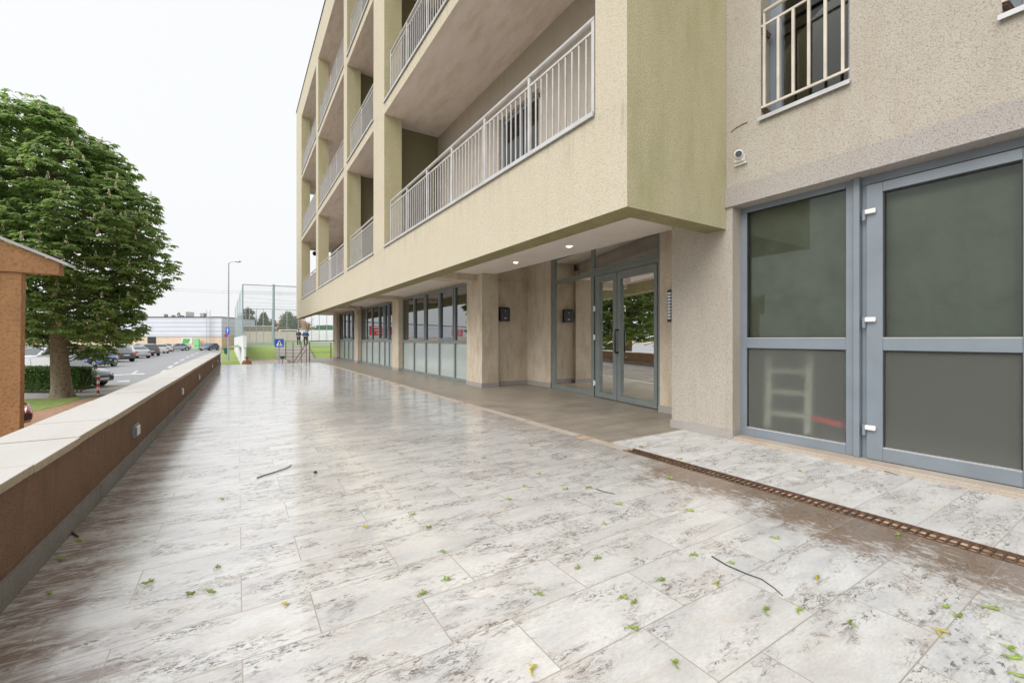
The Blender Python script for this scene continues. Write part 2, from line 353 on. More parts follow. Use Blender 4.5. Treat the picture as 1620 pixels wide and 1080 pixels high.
def netmat(name, col, cell, wire, alpha):
    m, n, b, o = newmat(name); t = NT(n); b.inputs['Base Color'].default_value = (*col, 1); b.inputs['Roughness'].default_value = .8
    tr = t.node("ShaderNodeBsdfTransparent"); ms = t.node("ShaderNodeMixShader")
    f = t.noise(t.pos((1, 1, .4)), .5, 4, .6)
    t.link(t.ramp(f, .2, .8, alpha * .8, alpha * 1.2), ms.inputs[0]); t.link(tr.outputs[0], ms.inputs[1]); t.link(b.outputs[0], ms.inputs[2]); t.link(ms.outputs[0], o.inputs[0]); return m
M['net'] = netmat('green_netting', (.32, .42, .42), .1, .01, .5)
M['netlight'] = netmat('thin_netting', (.45, .5, .5), .1, .01, .10)
def corr(name, col, per, axis_vec, depth):
    m, n, b, o = newmat(name); t = NT(n); q = t.node("ShaderNodeVectorMath", operation='DOT_PRODUCT'); t.link(t.pos(), q.inputs[0]); q.inputs[1].default_value = axis_vec
    w = t.math('SINE', t.math('MULTIPLY', q.outputs['Value'], 2 * pi / per)); t.bump(w, .6, depth, b)
    c = t.mix(t.ramp(t.noise(t.pos(), .3, 4), .3, .7), tuple(k * .93 for k in col), col); t.link(c, b.inputs['Base Color']); b.inputs['Roughness'].default_value = .5; return m
M['cladding'] = corr('pale_cladding', (.64, .66, .72), .9, (0, 0, 1), .03)
M['peach'] = plain('peach_render', (.72, .56, .42), .8, 0, .06, .4, obj=False)

# ================================================================== GROUND
def sheet(name, pts, m, z=None, label=None):
    b = MB(); b.add([(p[0], p[1], p[2] if z is None else z) for p in pts], [tuple(range(len(pts)))])
    o = b.build(name, m); o['kind'] = 'structure'; return o
G0 = -1.25
sheet('ground', [(-700, -300, 0), (500, -300, 0), (500, 700, 0), (-700, 700, 0)], M['earth'], G0 - .012)
sheet('gravel_path', [cs(-60, 2), cs(-1.5, 2), cs(-9.5, 40), cs(-16.2, 24), (-7, 20), cs(-40, 17.5)], M['gravel'], G0 - .008)
sheet('road', [cs(-140, 22.4), cs(-13.2, 22.4), cs(-61.5, 92.5), cs(-190, 92.5)], M['asphalt'], G0 - .004)
sheet('pavement', [at(30, 617, G0), at(133, 617, G0), at(166, 606.5, G0), at(300, 604.5, G0), at(300, 625, G0), at(160, 624, G0), at(120, 628, G0), at(20, 632, G0)], M['concrete'], G0 - .003)
g = MB(); pl = [at(u, v, G0) for u, v in ((10, 650), (60, 649), (100, 640), (128, 630), (118, 626), (60, 631), (10, 634))]
tag(g.add(pl, [tuple(range(len(pl)))]).build('grass_patch', M['grass']), kind='structure')
tag(MB().add([at(350.5, 600, G0), at(404, 600, G0), at(386, 553, G0), at(351, 550, G0)], [(0, 1, 2, 3)]).build('grass_verge', M['grass']), kind='structure').location.z = .002
# road markings
def mark(px, nm='road_marking'):
    b = MB(); p = [at(u, v, G0) for u, v in px]; b.add([(q.x, q.y, G0 + .004) for q in p], [tuple(range(len(p)))]); return b
b = mark([(177, 593.2), (208, 591), (216, 585.8), (219, 586.2), (213, 590.8), (230, 590.2), (228, 592.2), (205, 592.3), (178, 594.6)]); tag(b.build('lane_arrow', M['paint']), kind='structure')
b = mark([(184, 604.3), (186, 602.8), (203, 601.2), (206, 601.3), (204, 604)]); tag(b.build('lane_arrow', M['paint']), kind='structure')
ds = MB(); pts = [(243, 599.5), (255, 590), (265, 583.5), (274.5, 576.5), (284, 571.3), (293, 566.6), (301, 562.8), (308, 559.8), (316, 557)]
for i in range(len(pts) - 1):
    a, c = Vector(pts[i]), Vector(pts[i + 1]); a2 = a.lerp(c, .18); c2 = a.lerp(c, .78)
    p = at(a2.x, a2.y, G0); q = at(c2.x, c2.y, G0); w = (q - p).cross(Vector((0, 0, 1))).normalized() * .13
    ds.add([(k.x, k.y, G0 + .004) for k in (p - w, p + w, q + w, q - w)], [(0, 1, 2, 3)])
tag(ds.build('lane_line', M['paint']), kind='structure')
# raised sports field and bank
FZ = .35
sheet('sports_field', [cs(-24, 36.4), cs(6, 36.4), cs(30, 100), cs(-60, 100), ], M['turf'], FZ)
sl_ = MB(); a0, a1 = on(388, 36.4, FZ), on(640, 36.4, FZ); b0, b1 = on(384, 33, -.5), on(640, 33, -.5)
sl_.add([b0, b1, a1, a0], [(0, 1, 2, 3)]); tag(sl_.build('grass_bank', M['grass']), kind='structure')
b = MB(); P = [on(394, 23.5, 0), on(640, 23.5, 0), on(640, 33.2, 0), on(386, 33.2, 0)]
b.hull([(p.x, p.y, G0) for p in P], [(p.x, p.y, -.5) for p in P]); tag(b.build('path', M['brickpave']), kind='structure')

# terrace deck: the stone slab with its tiled faces
TE = 21.0
def wx(y): return -.765 + (y - 2.5) * .0105        # inner face of the low wall
b = MB()
ys = [-4, 0, 5, 10, 15, TE]
b.hull([(wx(-4) - .3, -4, G0), (3.065, -4, G0), (3.065, TE, G0), (wx(TE) - .3, TE, G0)], [(wx(-4) - .3, -4, 0), (3.065, -4, 0), (3.065, TE, 0), (wx(TE) - .3, TE, 0)])
tag(b.build('terrace', M['tiles']), kind='structure')
b = MB(); b.box(3.212, 12, -4, 3.19, G0, 0); tag(b.build('terrace_strip', M['tiles_dry']), kind='structure')
b = MB(); b.box(3.212, 12, 3.193, 25.6, G0, 0); b.box(2.2, 3.21, TE + .002, 25.6, G0, -.003)
tag(b.build('walkway', M['walk']), kind='structure')
b = MB(); b.box(3.065, 3.212, -4, TE, G0, -.0145); tag(b.build('channel_bed', plain('silted_bed', (.50, .36, .25), .8, 0, .45, 12, .5, obj=False)), kind='structure')

# ================================================================== DRAIN
dr = thing('drain_channel', (3.167, 0, 0), 'rusty steel drain channel with a slotted grating set in the tiled terrace floor', 'drain')
fr_ = MB(); fr_.box(3.067, 3.075, -3, 2.9, -.014, .004); fr_.box(3.202, 3.210, -3, 2.9, -.014, .004)
fr_.build('edge_strip', M['rust'], dr)
gt = MB(); y = -1.5
while y < 2.9:
    gt.box(3.0755, 3.2015, y, y + .007, -.013, -.002); y += .040
gt.box(3.135, 3.140, -1.5, 2.9, -.013, -.0045)
gt.build('grating', M['rust'], dr)
yy = 2.92
random.seed(3)
while yy < TE - .2:
    L = random.choice((.5, .75, 1.0)); MB().box(3.078, 3.199, yy, min(yy + L - .015, TE), -.014, -.001 - random.random() * .005).build('cover_plate', M['sillstone'], dr); yy += L + (.2 if random.random() < .2 else 0)

# ================================================================== LOW WALL
lw = thing('low_wall', (wx(0) - .15, 0, 0), 'low brown stucco wall with pale stone coping along the left edge of the terrace', 'wall')
b = MB(); Y0, Y1 = -1.0, 21.0
b.hull([(wx(Y0) - .33, Y0, G0), (wx(Y0) - .016, Y0, G0), (wx(Y1) - .016, Y1, G0), (wx(Y1) - .33, Y1, G0)], [(wx(Y0) - .33, Y0, .462), (wx(Y0) - .016, Y0, .462), (wx(Y1) - .016, Y1, .462), (wx(Y1) - .33, Y1, .462)])
b.build('wall_body', M['brownwall'], lw)
random.seed(11); y = Y0; top = MB()
while y < Y1 - .1:
    L = min(.62, Y1 - y); dz = random.uniform(-.003, .003); dx = random.uniform(-.004, .004)
    a, c = wx(y), wx(y + L)
    bt = [(a - .36, y + .0025, .464), (a + .012 + dx, y + .0025, .464), (c + .012 + dx, y + L - .0025, .464), (c - .36, y + L - .0025, .464)]
    top.hull(bt, [(p[0], p[1], .505 + dz) for p in bt]); top.m[-6:] = [1, 0, 1, 1, 1, 1]
    y += L
cpo = top.build('coping', [M['coping'], M['copedge']], lw, bevel=.004)
sk = MB(); y = Y0
while y < Y1 - .1:
    L = min(.6, Y1 - y); a, c = wx(y), wx(y + L); j = random.uniform(-.002, .002)
    sk.hull([(a - .0155, y + .001, 0.001), (a + j, y + .001, .001), (c + j, y + L - .001, .001), (c - .0155, y + L - .001, .001)],
            [(a - .0155, y + .001, .108 + j), (a + j, y + .001, .108 + j), (c + j, y + L - .001, .108 + j), (c - .0155, y + L - .001, .108 + j)]); y += L
sk.build('skirting', M['kerbstone'], lw)
# step lights in the wall
wl = thing('wall_light', (0, 0, 0), 'louvred light', 'wall light', 'louvred step lights in the low wall')
b = MB(); b.box(-.004, .022, -.085, .085, -.055, .055); hb = b.build('housing', M['housing'], wl, local=True, bevel=.004)
b = MB(); b.box(.0225, .024, -.066, .066, -.038, .038); b.build('lens', M['black'], wl, local=True)
b = MB()
for k in range(5): z = -.032 + k * .016; b.add([(.0245, -.07, z), (.0245, .07, z), (.034, .07, z - .008), (.034, -.07, z - .008), (.0245, -.07, z + .004), (.0245, .07, z + .004), (.036, .07, z - .005), (.036, -.07, z - .005)],
    [(0, 1, 2, 3), (7, 6, 5, 4), (0, 4, 5, 1), (3, 2, 6, 7), (0, 3, 7, 4), (1, 5, 6, 2)])
b.build('louvre', M['chrome'], wl, local=True)
LL = [(2.02, 'louvred step light in the brown wall, cut by the left edge of the photo'), (4.88, 'largest whole louvred step light in the low brown wall, nearest to the viewer'),
      (8.1, 'louvred step light in the brown wall, next one beyond the nearest'), (10.95, 'louvred step light in the middle of the row along the brown wall'),
      (15.2, 'small louvred step light in the brown wall, last but one before the wall end'), (18.2, 'farthest louvred step light, close to the far end of the brown wall')]
for i, (y, lb) in enumerate(LL):
    o = wl if i == 0 else copy_tree(wl)
    o.location = (wx(y) - .015, y, .268); o.rotation_euler.z = -.0105; o['label'] = lb

# ================================================================== APARTMENT BUILDING
ap = thing('apartment_building', (6.5, 12, 0), 'long yellow apartment block with recessed balconies above a ground floor arcade of glazing', 'building')
X0, XR, XB = 2.88, 3.295, 4.40
PIL = [(2.67, 3.07), (10.12, 11.06), (14.19, 14.69), (19.93, 20.55), (25.63, 28.0)]
LEV = [(2.209, 3.20), (6.272, 6.546), (9.58, 9.844), (12.944, 14.17)]
YE = 28.0; Y00, Y01 = PIL[0]; XD = 4.75; ZR = LEV[3][1]
# street face, bands: front mesh
def band(z0, z1, name):
    b = MB(); lo = z0 < 3
    if lo:
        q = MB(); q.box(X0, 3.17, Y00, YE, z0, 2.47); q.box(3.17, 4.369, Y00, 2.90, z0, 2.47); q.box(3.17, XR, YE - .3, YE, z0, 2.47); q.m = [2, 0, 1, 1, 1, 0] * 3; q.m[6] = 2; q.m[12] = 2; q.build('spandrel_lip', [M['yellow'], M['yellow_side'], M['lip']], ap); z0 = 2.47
    b.box(X0, XR, Y00, YE, z0, z1); b.box(XR, 4.369, Y00, Y01, z0, z1); b.box(XR, XD, YE - .45, YE, z0, z1)
    # material slots: 0 front, 1 sides, 2 underside
    for k in range(3):
        base = k * 6; b.m[base] = 2; b.m[base + 2] = 1
    return b.build('spandrel', [M['yellow'], M['yellow_side'], M['soffit']], ap)
for z0, z1 in LEV: band(z0, z1, '')
for i in range(3):
    z0, z1 = LEV[i][1], LEV[i + 1][0]
    for (a, c) in PIL:
        b = MB(); b.box(X0, XR, a, c, z0, z1); b.m = [1, 1, 1, 0, 0, 0]
        b.build('pilaster', [M['yellow'], M['yellow_side']], ap)
    b = MB(); b.box(XR, 4.369, Y00, Y01, z0, z1); b.build('end_wall', M['yellow_side'], ap)
# balcony slabs (underside seen) and back walls
for i in range(4):
    zf = LEV[i][1] - .06; zb = 2.62 if i == 0 else LEV[i][0] + .012
    b = MB(); b.box(XR + .001, XD, Y01, YE - .45, zb, zf if i < 3 else ZR - .12); b.build('balcony_slab', M['soffit'], ap)
for i in range(3):
    z0, z1 = LEV[i][1] - .06, LEV[i + 1][0] + .012
    for (ya, yb, x, dy) in ((Y01, 10.66, XB, (6.1, 7.44)), (10.66, 14.54, XB, (11.7, 13.05)), (14.54, YE - .45, XD + .001, (16.3, 17.9))):
        b = MB(); b.box(x, x + .25, ya, dy[0], z0, z1); b.box(x, x + .25, dy[1], yb, z0, z1); b.box(x, x + .25, dy[0], dy[1], z0 + 2.25, z1)
        b.build('back_wall', M['beige'], ap)
        f = MB(); a, c = dy
        for p0, p1 in ((a, a + .07), (c - .07, c), ((a + c) / 2 - .05, (a + c) / 2 + .05)): f.box(x + .08, x + .14, p0, p1, z0, z0 + 2.25)
        for q0, q1 in ((z0, z0 + .08), (z0 + 2.17, z0 + 2.25)): f.box(x + .081, x + .139, a + .07, c - .07, q0, q1)
        fo = f.build('balcony_door', M['alu'], ap)
        MB().box(x + .10, x + .105, a + .07, c - .07, z0 + .08, z0 + 2.17).build('pane', M['doorglass'], fo)
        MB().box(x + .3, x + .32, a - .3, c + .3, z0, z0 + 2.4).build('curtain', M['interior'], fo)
    for yc, xa in ((10.66, XB), (14.5, XB)):
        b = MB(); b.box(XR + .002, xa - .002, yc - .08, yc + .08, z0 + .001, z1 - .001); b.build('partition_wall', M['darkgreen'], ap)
# upper storeys' mass behind the back walls
b = MB(); b.box(5.25, 12, 3.5, 20.9, 2.95, ZR - .12); b.box(5.26, 12, 20.9, 24.5, 2.95, ZR - .12); b.build('inner_block', M['interior'], ap)
b = MB(); b.box(XD + .001, 12, YE - .45, YE, 2.9, ZR); b.box(X0 + .001, 12, Y00 + .001, YE - .001, ZR + .001, ZR + .08)
b.build('end_wall', M['yellow'], ap)
b = MB(); b.box(X0 - .03, X0 + .03, Y00 - .03, YE + .02, ZR + .002, ZR + .04); b.build('roof_flashing', M['black'], ap)

for (y, z) in ((6.05, 5.25), (7.97, 5.29)):
    b = MB(); b.tube([(XB - .012, y, z), (XB - .0005, y, z)], .045, 14); b.build('wall_vent', M['rust'], ap)
# railings
def railing(y0, y1, z0, first=.03, end_curve=True):
    x = X0 + .03
    b = MB(); n = max(1, round((y1 - y0) / .107)); npost = max(1, round((y1 - y0) / 1.085))
    zt, zm, zb = z0 + .96, z0 + .81, z0 + .053
    for k in range(n + 1):
        y = y0 + (y1 - y0) * k / n
        b.box(x - .006, x + .006, y - .009, y + .009, zb, zm)
    b.box(x - .012, x + .012, y0, y1, zm, zm + .022); b.box(x - .012, x + .012, y0, y1, zb - .02, zb)
    r = b.build('balcony_railing', M['railing'], ap)
    h = MB(); h.tube([(x, y0 - .02, zt - .025), (x, y1 + .02, zt - .025)], .024, 10); h.build('handrail', M['railing'], r, smooth=False)
    for k in range(npost + 1):
        y = y0 + (y1 - y0) * k / npost; MB().box(x - .017, x + .017, y - .02, y + .02, zb - .0195, zt - .045).build('post', M['railing'], r)
    return r
for i in range(3):
    z = LEV[i][1]
    for (a, c) in ((3.07, 10.12), (11.06, 14.19), (14.69, 19.93), (20.55, 25.63)):
        railing(a + .05, c - .45, z)
        s = MB(); s.box(X0 - .032, XR + .0, a + .002, c - .002, z + .0005, z + .014); s.box(X0 - .034, X0 - .015, a + .003, c - .003, z - .03, z + .013); s.build('sill', M['sillm'], ap)
    # end railing
    b = MB()
    for k in range(14): b.box(3.31 + k * .10, 3.322 + k * .10, YE - .2, YE - .188, z + .03, z + .9)
    b.box(3.296, 4.74, YE - .205, YE - .183, z + .9, z + .93); b.build('end_railing', M['railing'], ap)
# ---- ground floor of the arcade
b = MB(); b.box(XR + .001, 4.78, Y01, 8.5, 2.47, 2.61); b.box(3.171, XR, 2.901, 8.5, 2.455, 2.469)
b.box(3.171, XR + .001, 8.98, 14.04, 2.455, 2.469); b.box(XR + .001, 4.74, 8.98, 14.04, 2.452, 2.6); b.build('arcade_ceiling', M['ceiling'], ap)
b = MB(); b.box(XR + .001, 4.74, 14.7, 19.3, 2.452, 2.6); b.box(XR + .001, 4.74, 20.3, YE - .45, 2.452, 2.6); b.build('arcade_ceiling', M['soffit'], ap)
for (a, c) in ((8.5, 8.98), (14.04, 14.7), (19.3, 20.3)):
    b = MB(); b.box(XR + .003, 4.449, a, c, 2.33, 2.6); b.build('beam', M['plaster'], ap)
b = MB(); b.box(4.37, 4.45, 3.5, 8.2, 2.75, 2.85); b.build('beam', M['plaster'], ap)
CO = [(8.25, 8.985), (14.0, 14.68), (19.72, 20.36), (24.55, 25.47)]
for (a, c) in CO:
    b = MB(); b.box(4.45, 4.86, a, c, .0, 2.69); b.build('column', M['plaster'], ap)
    b = MB(); b.box(4.437, 4.873, a - .013, c + .013, .001, .095); b.build('column_skirting', M['skirt'], ap)
b = MB(); b.box(4.861, 5.7, 8.35, 8.6, 0, 2.9); b.box(5.7, 5.95, 7.46, 8.6, 0, 2.9); b.build('recess_wall', M['plaster'], ap)
b = MB(); b.box(4.875, 5.69, 8.336, 8.3495, .001, .10); b.box(5.686, 5.699, 7.449, 8.335, .001, .10); b.box(5.699, 5.8, 7.447, 7.4595, .001, .10)
b.build('recess_skirting', M['skirt'], ap)
b = MB(); b.box(4.82, 5.6, 8.33, 8.3495, 2.36, 2.375); b.build('ledge_trim', M['plaster'], ap)
b = MB(); b.box(5.12, 5.6, 3.2, 4.13, 0, 2.9); b.build('reveal_wall', M['plaster'], ap)
b = MB(); b.box(5.106, 5.119, 3.2, 4.143, .001, .10); b.box(5.119, 5.28, 4.131, 4.143, .001, .1); b.build('reveal_skirting', M['skirt'], ap)
b = MB(); b.box(4.785, 6.2, Y01, 8.6, 2.86, 2.92); b.box(4.78, 6.6, 8.6, 25.2, 2.61, 2.7); b.build('upper_ceiling', M['ceiling'], ap)

# storefront glazings in the arcade
def storefront(y0, y1, mull, sashes, gap=None):
    x = 4.62; zt = 2.33
    f = MB()
    f.box(x - .03, x + .03, y0, y1, .001, .075); f.box(x - .03, x + .03, y0, y1, zt, zt + .075); f.box(x - .032, x + .028, y0, y1, .935, 1.02)
    for k, yy in enumerate([y0] + mull + [y1]):
        w = .035; lo = max(y0, yy - w); hi = min(y1, yy + w)
        f.box(x - .034, x + .034, lo, hi, .076, .9345); f.box(x - .034, x + .034, lo, hi, 1.0205, zt - .0005)
    fo = f.build('storefront_frame', M['alu2'], ap)
    ed = [y0] + mull + [y1]
    for k in range(len(ed) - 1):
        a, c = ed[k] + .035, ed[k + 1] - .035
        if k in sashes:
            s = MB(); 
            for q in ((a, a + .05, 1.021, zt), (c - .05, c, 1.021, zt)): s.box(x - .05, x - .0, *q)
            s.box(x - .05, x, a + .05, c - .05, 1.021, 1.07); s.box(x - .05, x, a + .05, c - .05, zt - .05, zt); s.build('sash', M['alu'], fo)
        MB().box(x + .002, x + .006, a, c, 1.0205, zt).build('upper_pane', M['shopglass'], fo)
        MB().box(x + .001, x + .007, a, c, .0755, .9345).build('frosted_pane', M['frost'], fo)
    MB().box(x - .06, 4.78, y0 - .05, y1 + .1, zt + .076, 2.451).build('header_wall', M['plaster'], ap)
    return fo
storefront(8.99, 13.995, [9.96, 10.956, 11.946, 12.941], (1, 3))
storefront(14.69, 19.715, [15.55, 16.12, 16.85, 17.88, 18.77], (1, 2))
storefront(20.37, 24.545, [21.4, 22.345, 23.347], (1, 2))
# vertical blinds inside the nearest shop
b = MB(); y = 9.2
while y < 13.9: b.box(4.80, 4.815, y, y + .085, 1.9, 2.55); y += .1
b.build('vertical_blind', M['blind'], ap)
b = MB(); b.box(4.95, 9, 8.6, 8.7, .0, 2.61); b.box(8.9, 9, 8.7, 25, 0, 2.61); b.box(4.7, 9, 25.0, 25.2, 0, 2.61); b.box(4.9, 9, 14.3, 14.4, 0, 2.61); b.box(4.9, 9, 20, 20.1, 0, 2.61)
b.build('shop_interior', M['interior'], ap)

# ---- entrance glazing, slightly turned
en = bpy.data.objects.new('entrance_glazing', None)
ang = math.atan2(5.76 - 5.30, 7.43 - 4.24)
def EN(l, d, z):   # l along from near jamb, d outward (towards plaza)
    return (5.30 + sin(ang) * l - cos(ang) * d, 4.24 + cos(ang) * l + sin(ang) * d, z)
def ebox(b, l0, l1, d0, d1, z0, z1, mi=0):
    vs = [EN(l0, d0, z0), EN(l1, d0, z0), EN(l1, d1, z0), EN(l0, d1, z0), EN(l0, d0, z1), EN(l1, d0, z1), EN(l1, d1, z1), EN(l0, d1, z1)]
    return b.add(vs, [(0, 1, 2, 3), (7, 6, 5, 4), (4, 5, 1, 0), (5, 6, 2, 1), (6, 7, 3, 2), (7, 4, 0, 3)], mi)
f = MB()
ebox(f, 0, 3.23, -.03, .03, 2.72, 2.86); ebox(f, 1.68, 1.775, -.032, .032, .001, 2.7195); ebox(f, 3.115, 3.235, -.031, .031, .001, 2.7195)
ebox(f, 0, .045, -.031, .031, .001, 2.7195); ebox(f, 1.776, 3.114, -.028, .03, 2.205, 2.29); ebox(f, .046, 1.679, -.028, .028, 2.19, 2.265); ebox(f, .046, 1.679, -.026, .034, 2.266, 2.335)
ebox(f, 1.776, 3.114, -.028, .03, .001, .085); fo = f.build('entrance_frame', M['alu2'], ap)
for (a, c, z0, z1) in ((1.776, 3.114, .086, 2.2045), (1.776, 3.114, 2.2905, 2.7195), (.046, 1.679, 2.3355, 2.7195)):
    ebox(MB(), a, c, .0, .006, z0, z1).build('pane', M['doorglass'], fo)
def leaf(l0, l1, st0, st1, hinge_at=None):
    b = MB(); z0, z1 = .012, 2.18
    ebox(b, l0, l0 + st0, -.02, .045, z0, z1); ebox(b, l1 - st1, l1, -.02, .045, z0, z1)
    ebox(b, l0 + st0, l1 - st1, -.019, .044, z0, .10); ebox(b, l0 + st0, l1 - st1, -.019, .044, 2.055, z1)
    d = b.build('entrance_door', M['alu2'], ap)
    ebox(MB(), l0 + st0, l1 - st1, .004, .010, .1005, 2.0545).build('door_pane', M['doorglass'], d)
    return d
d1 = leaf(1.0, 1.62, .105, .13); d2 = leaf(.05, .985, .065, .085)
for z in (.25, 1.08, 1.60):
    b = MB(); b.tube([EN(1.645, .05, z - .05), EN(1.645, .05, z + .05)], .02, 10); ebox(b, 1.60, 1.66, .046, .062, z - .035, z + .035); b.build('hinge', M['whitep'], d1, bevel=.003)
b = MB(); b.tube([EN(.96, .048, 1.20), EN(.96, .10, 1.20), EN(.96, .11, 1.17), EN(.96, .11, .85), EN(.96, .10, .82), EN(.96, .048, .82)], .016, 10); b.build('handle', M['black'], d2, smooth=True)
b = MB(); b.tube([EN(.90, -.022, 1.20), EN(.90, -.10, 1.20), EN(.90, -.10, .82), EN(.90, -.022, .82)], .012, 8); b.build('handle', M['rust'], d2)
b = MB(); ebox(b, .69, .868, .0105, .0115, 1.95, 2.05); b.build('notice', M['plate'], d2)
b = MB()
for k, z in enumerate((1.965, 1.985, 2.005, 2.025)): ebox(b, .70, .85 - .03 * (k % 2), .0117, .0120, z, z + .008)
b.build('notice_print', M['signred'], d2)
b = MB(); ebox(b, .117, .17, .0105, .0115, 1.92, 2.05); b.build('notice', M['plate'], d2)
b = MB(); ebox(b, .118, .169, .0117, .012, 1.92, 1.955); b.build('notice_print', M['blue'], d2)
b = MB(); ebox(b, .132, .155, .0117, .012, 1.975, 2.02); b.build('notice_print', M['leafyellow'], d2)
# lobby behind
b = MB(); b.box(8.2, 8.3, 3.5, 9, 0, 2.9); b.box(5.96, 8.2, 8.5, 8.6, 0, 2.9); b.box(5.61, 8.2, 3.6, 3.7, 0, 2.9); b.box(6.6, 6.9, 6.2, 6.5, 0, 2.9)
b.build('lobby_wall', M['plaster'], ap)
# recessed downlights
for k, (x, y) in enumerate(((4.37, 6.78), (4.30, 5.16), (3.75, 4.1))):
    b = MB(); n = 20; r0, r1 = .038, .05
    vs = [(x + r1 * cos(i * 2 * pi / n), y + r1 * sin(i * 2 * pi / n), 2.462) for i in range(n)] + [(x + r0 * cos(i * 2 * pi / n), y + r0 * sin(i * 2 * pi / n), 2.464) for i in range(n)]
    if k == 2: continue
    b.add(vs, [(i, i + n, (i + 1) % n + n, (i + 1) % n) for i in range(n)]); o = b.build('downlight', M['chrome'], ap)
    me_, n_, b_, o_ = newmat('lit_lamp'); b_.inputs['Emission Color'].default_value = (1, .9, .72, 1); b_.inputs['Emission Strength'].default_value = 6
    c = MB(); c.add(vs[n:], [tuple(range(n))]); c.build('lamp', me_, o)

# ---- beige wing with the shop front on the right
XW = 4.37
def grid_wall(name, x0, x1, ya, yb, za, zb, holes, m, parent):
    ysx = sorted({ya, yb} | {h for H in holes for h in H[:2]}); zs = sorted({za, zb} | {h for H in holes for h in H[2:]})
    b = MB()
    for i in range(len(ysx) - 1):
        for j in range(len(zs) - 1):
            cy, cz = (ysx[i] + ysx[i + 1]) / 2, (zs[j] + zs[j + 1]) / 2
            if any(H[0] < cy < H[1] and H[2] < cz < H[3] for H in holes): continue
            b.box(x0, x1, ysx[i], ysx[i + 1], zs[j], zs[j + 1])
    o = b.build(name, m, parent)
    bm = bmesh.new(); bm.from_mesh(o.data); bmesh.ops.remove_doubles(bm, verts=bm.verts, dist=.0001)
    seen = {}
    for f_ in bm.faces: seen.setdefault(tuple(sorted(v.index for v in f_.verts)), []).append(f_)
    bmesh.ops.delete(bm, geom=[f_ for k in seen.values() if len(k) > 1 for f_ in k], context='FACES'); bm.to_mesh(o.data); bm.free()
    return o
HW = [(1.574, 2.309, 3.225, 4.95), (-.05, .709, 3.225, 4.95)]
grid_wall('wing_wall', XW, XW + .35, -4, 2.669, 2.63, 14.1, HW, M['beige'], ap)
b = MB(); b.box(XW, XW + .35, 2.67, 3.35, 0, 2.469); b.box(XW + .001, XW + .35, 2.6, 2.669, 0, 2.43); b.box(XW + .351, 5.119, 3.1, 3.35, 0, 2.86); b.build('wing_pier', M['beige'], ap)
b = MB(); b.box(XW - .022, XW + .35, -4, 2.669, 2.4305, 2.6295); b.build('lintel_band', M['lintel'], ap)
b = MB(); b.box(XW - .014, XW - .0005, 2.6, 3.363, .001, .095); b.box(XW - .013, XW + .16, 2.587, 2.5995, .001, .095); b.build('wing_skirting', M['skirt'], ap)
b = MB(); b.box(XW - .005, XW + .35, -4, 2.585, .001, .035); b.box(XW - .035, XW - .0055, -4, 2.585, .001, .018); b.build('threshold', M['sillstone'], ap)
# fixed shop window
xg = 4.52
f = MB(); a, c = 1.56, 2.6
f.box(xg, xg + .06, 2.535, c, .036, 2.47); f.box(xg, xg + .06, a + .03, 1.655, .036, 2.47); f.box(xg - .002, xg + .06, 1.655, 2.535, .036, .122); f.box(xg - .002, xg + .06, 1.655, 2.535, 2.375, 2.47)
f.box(xg + .002, xg + .06, 1.655, 2.535, .955, 1.055); fo = f.build('shop_window_frame', M['alu'], ap, bevel=.003)
MB().box(xg + .03, xg + .036, 1.655, 2.535, 1.0555, 2.3745).build('upper_pane', M['blindglass'], fo)
MB().box(xg + .03, xg + .036, 1.655, 2.535, .1225, .9545).build('lower_pane', M['frostdark'], fo)
b = MB()
for q in ((1.655, 1.661), (2.529, 2.535)): b.box(xg + .012, xg + .029, q[0], q[1], .1225, .9545); b.box(xg + .012, xg + .029, q[0], q[1], 1.0555, 2.3745)
for z in (.9485, 2.3685): b.box(xg + .012, xg + .029, 1.662, 2.528, z, z + .006)
b.build('gasket', M['gasket'], fo)
for z in (.1226, 1.0556): MB().box(xg - .002, xg + .029, 1.656, 2.534, z, z + .007).build('glazing_bead', M['sillm'], fo)
# post
b = MB(); b.box(xg - .035, xg + .06, 1.545, 1.5895, .036, 2.47); b.box(xg + .02, xg + .06, 1.50, 1.5449, .036, 2.47); b.build('mullion_post', M['alu'], ap, bevel=.004)
# glazed door
f = MB(); y0, y1 = .50, 1.503
f.box(xg - .015, xg + .045, 1.393, y1, .04, 2.35); f.box(xg - .015, xg + .045, y0, .635, .04, 2.35)
f.box(xg - .014, xg + .045, .635, 1.393, .04, .146); f.box(xg - .014, xg + .045, .635, 1.393, 2.27, 2.35); f.box(xg - .013, xg + .045, .635, 1.393, .955, 1.055)
do = f.build('shop_door', M['alu'], ap, bevel=.004)
MB().box(xg + .02, xg + .026, .635, 1.393, 1.0555, 2.2695).build('upper_pane', M['blindglass'], do)
MB().box(xg + .02, xg + .026, .635, 1.393, .1465, .9545).build('lower_pane', M['frostdark'], do)
b = MB()
for q in ((.635, .643), (1.385, 1.393)): b.box(xg + .0, xg + .019, q[0], q[1], .1465, .9545); b.box(xg + .0, xg + .019, q[0], q[1], 1.0555, 2.2695)
for z in (.9485, 2.2615): b.box(xg + .0, xg + .019, .644, 1.384, z, z + .006)
b.build('gasket', M['gasket'], do)
for z in (.1466, 1.0556): MB().box(xg - .0145, xg + .019, .636, 1.392, z, z + .007).build('glazing_bead', M['sillm'], do)
for z in (.297, 1.205, 2.113):
    b = MB(); b.tube([(xg - .03, 1.515, z - .06), (xg - .03, 1.515, z + .03)], .013, 12); b.build('hinge', M['alu'], do, smooth=False)
    b = MB(); b.box(xg - .047, xg - .0155, 1.432, 1.507, z - .013, z + .028); b.build('hinge_cover', M['whitep'], do, bevel=.009)
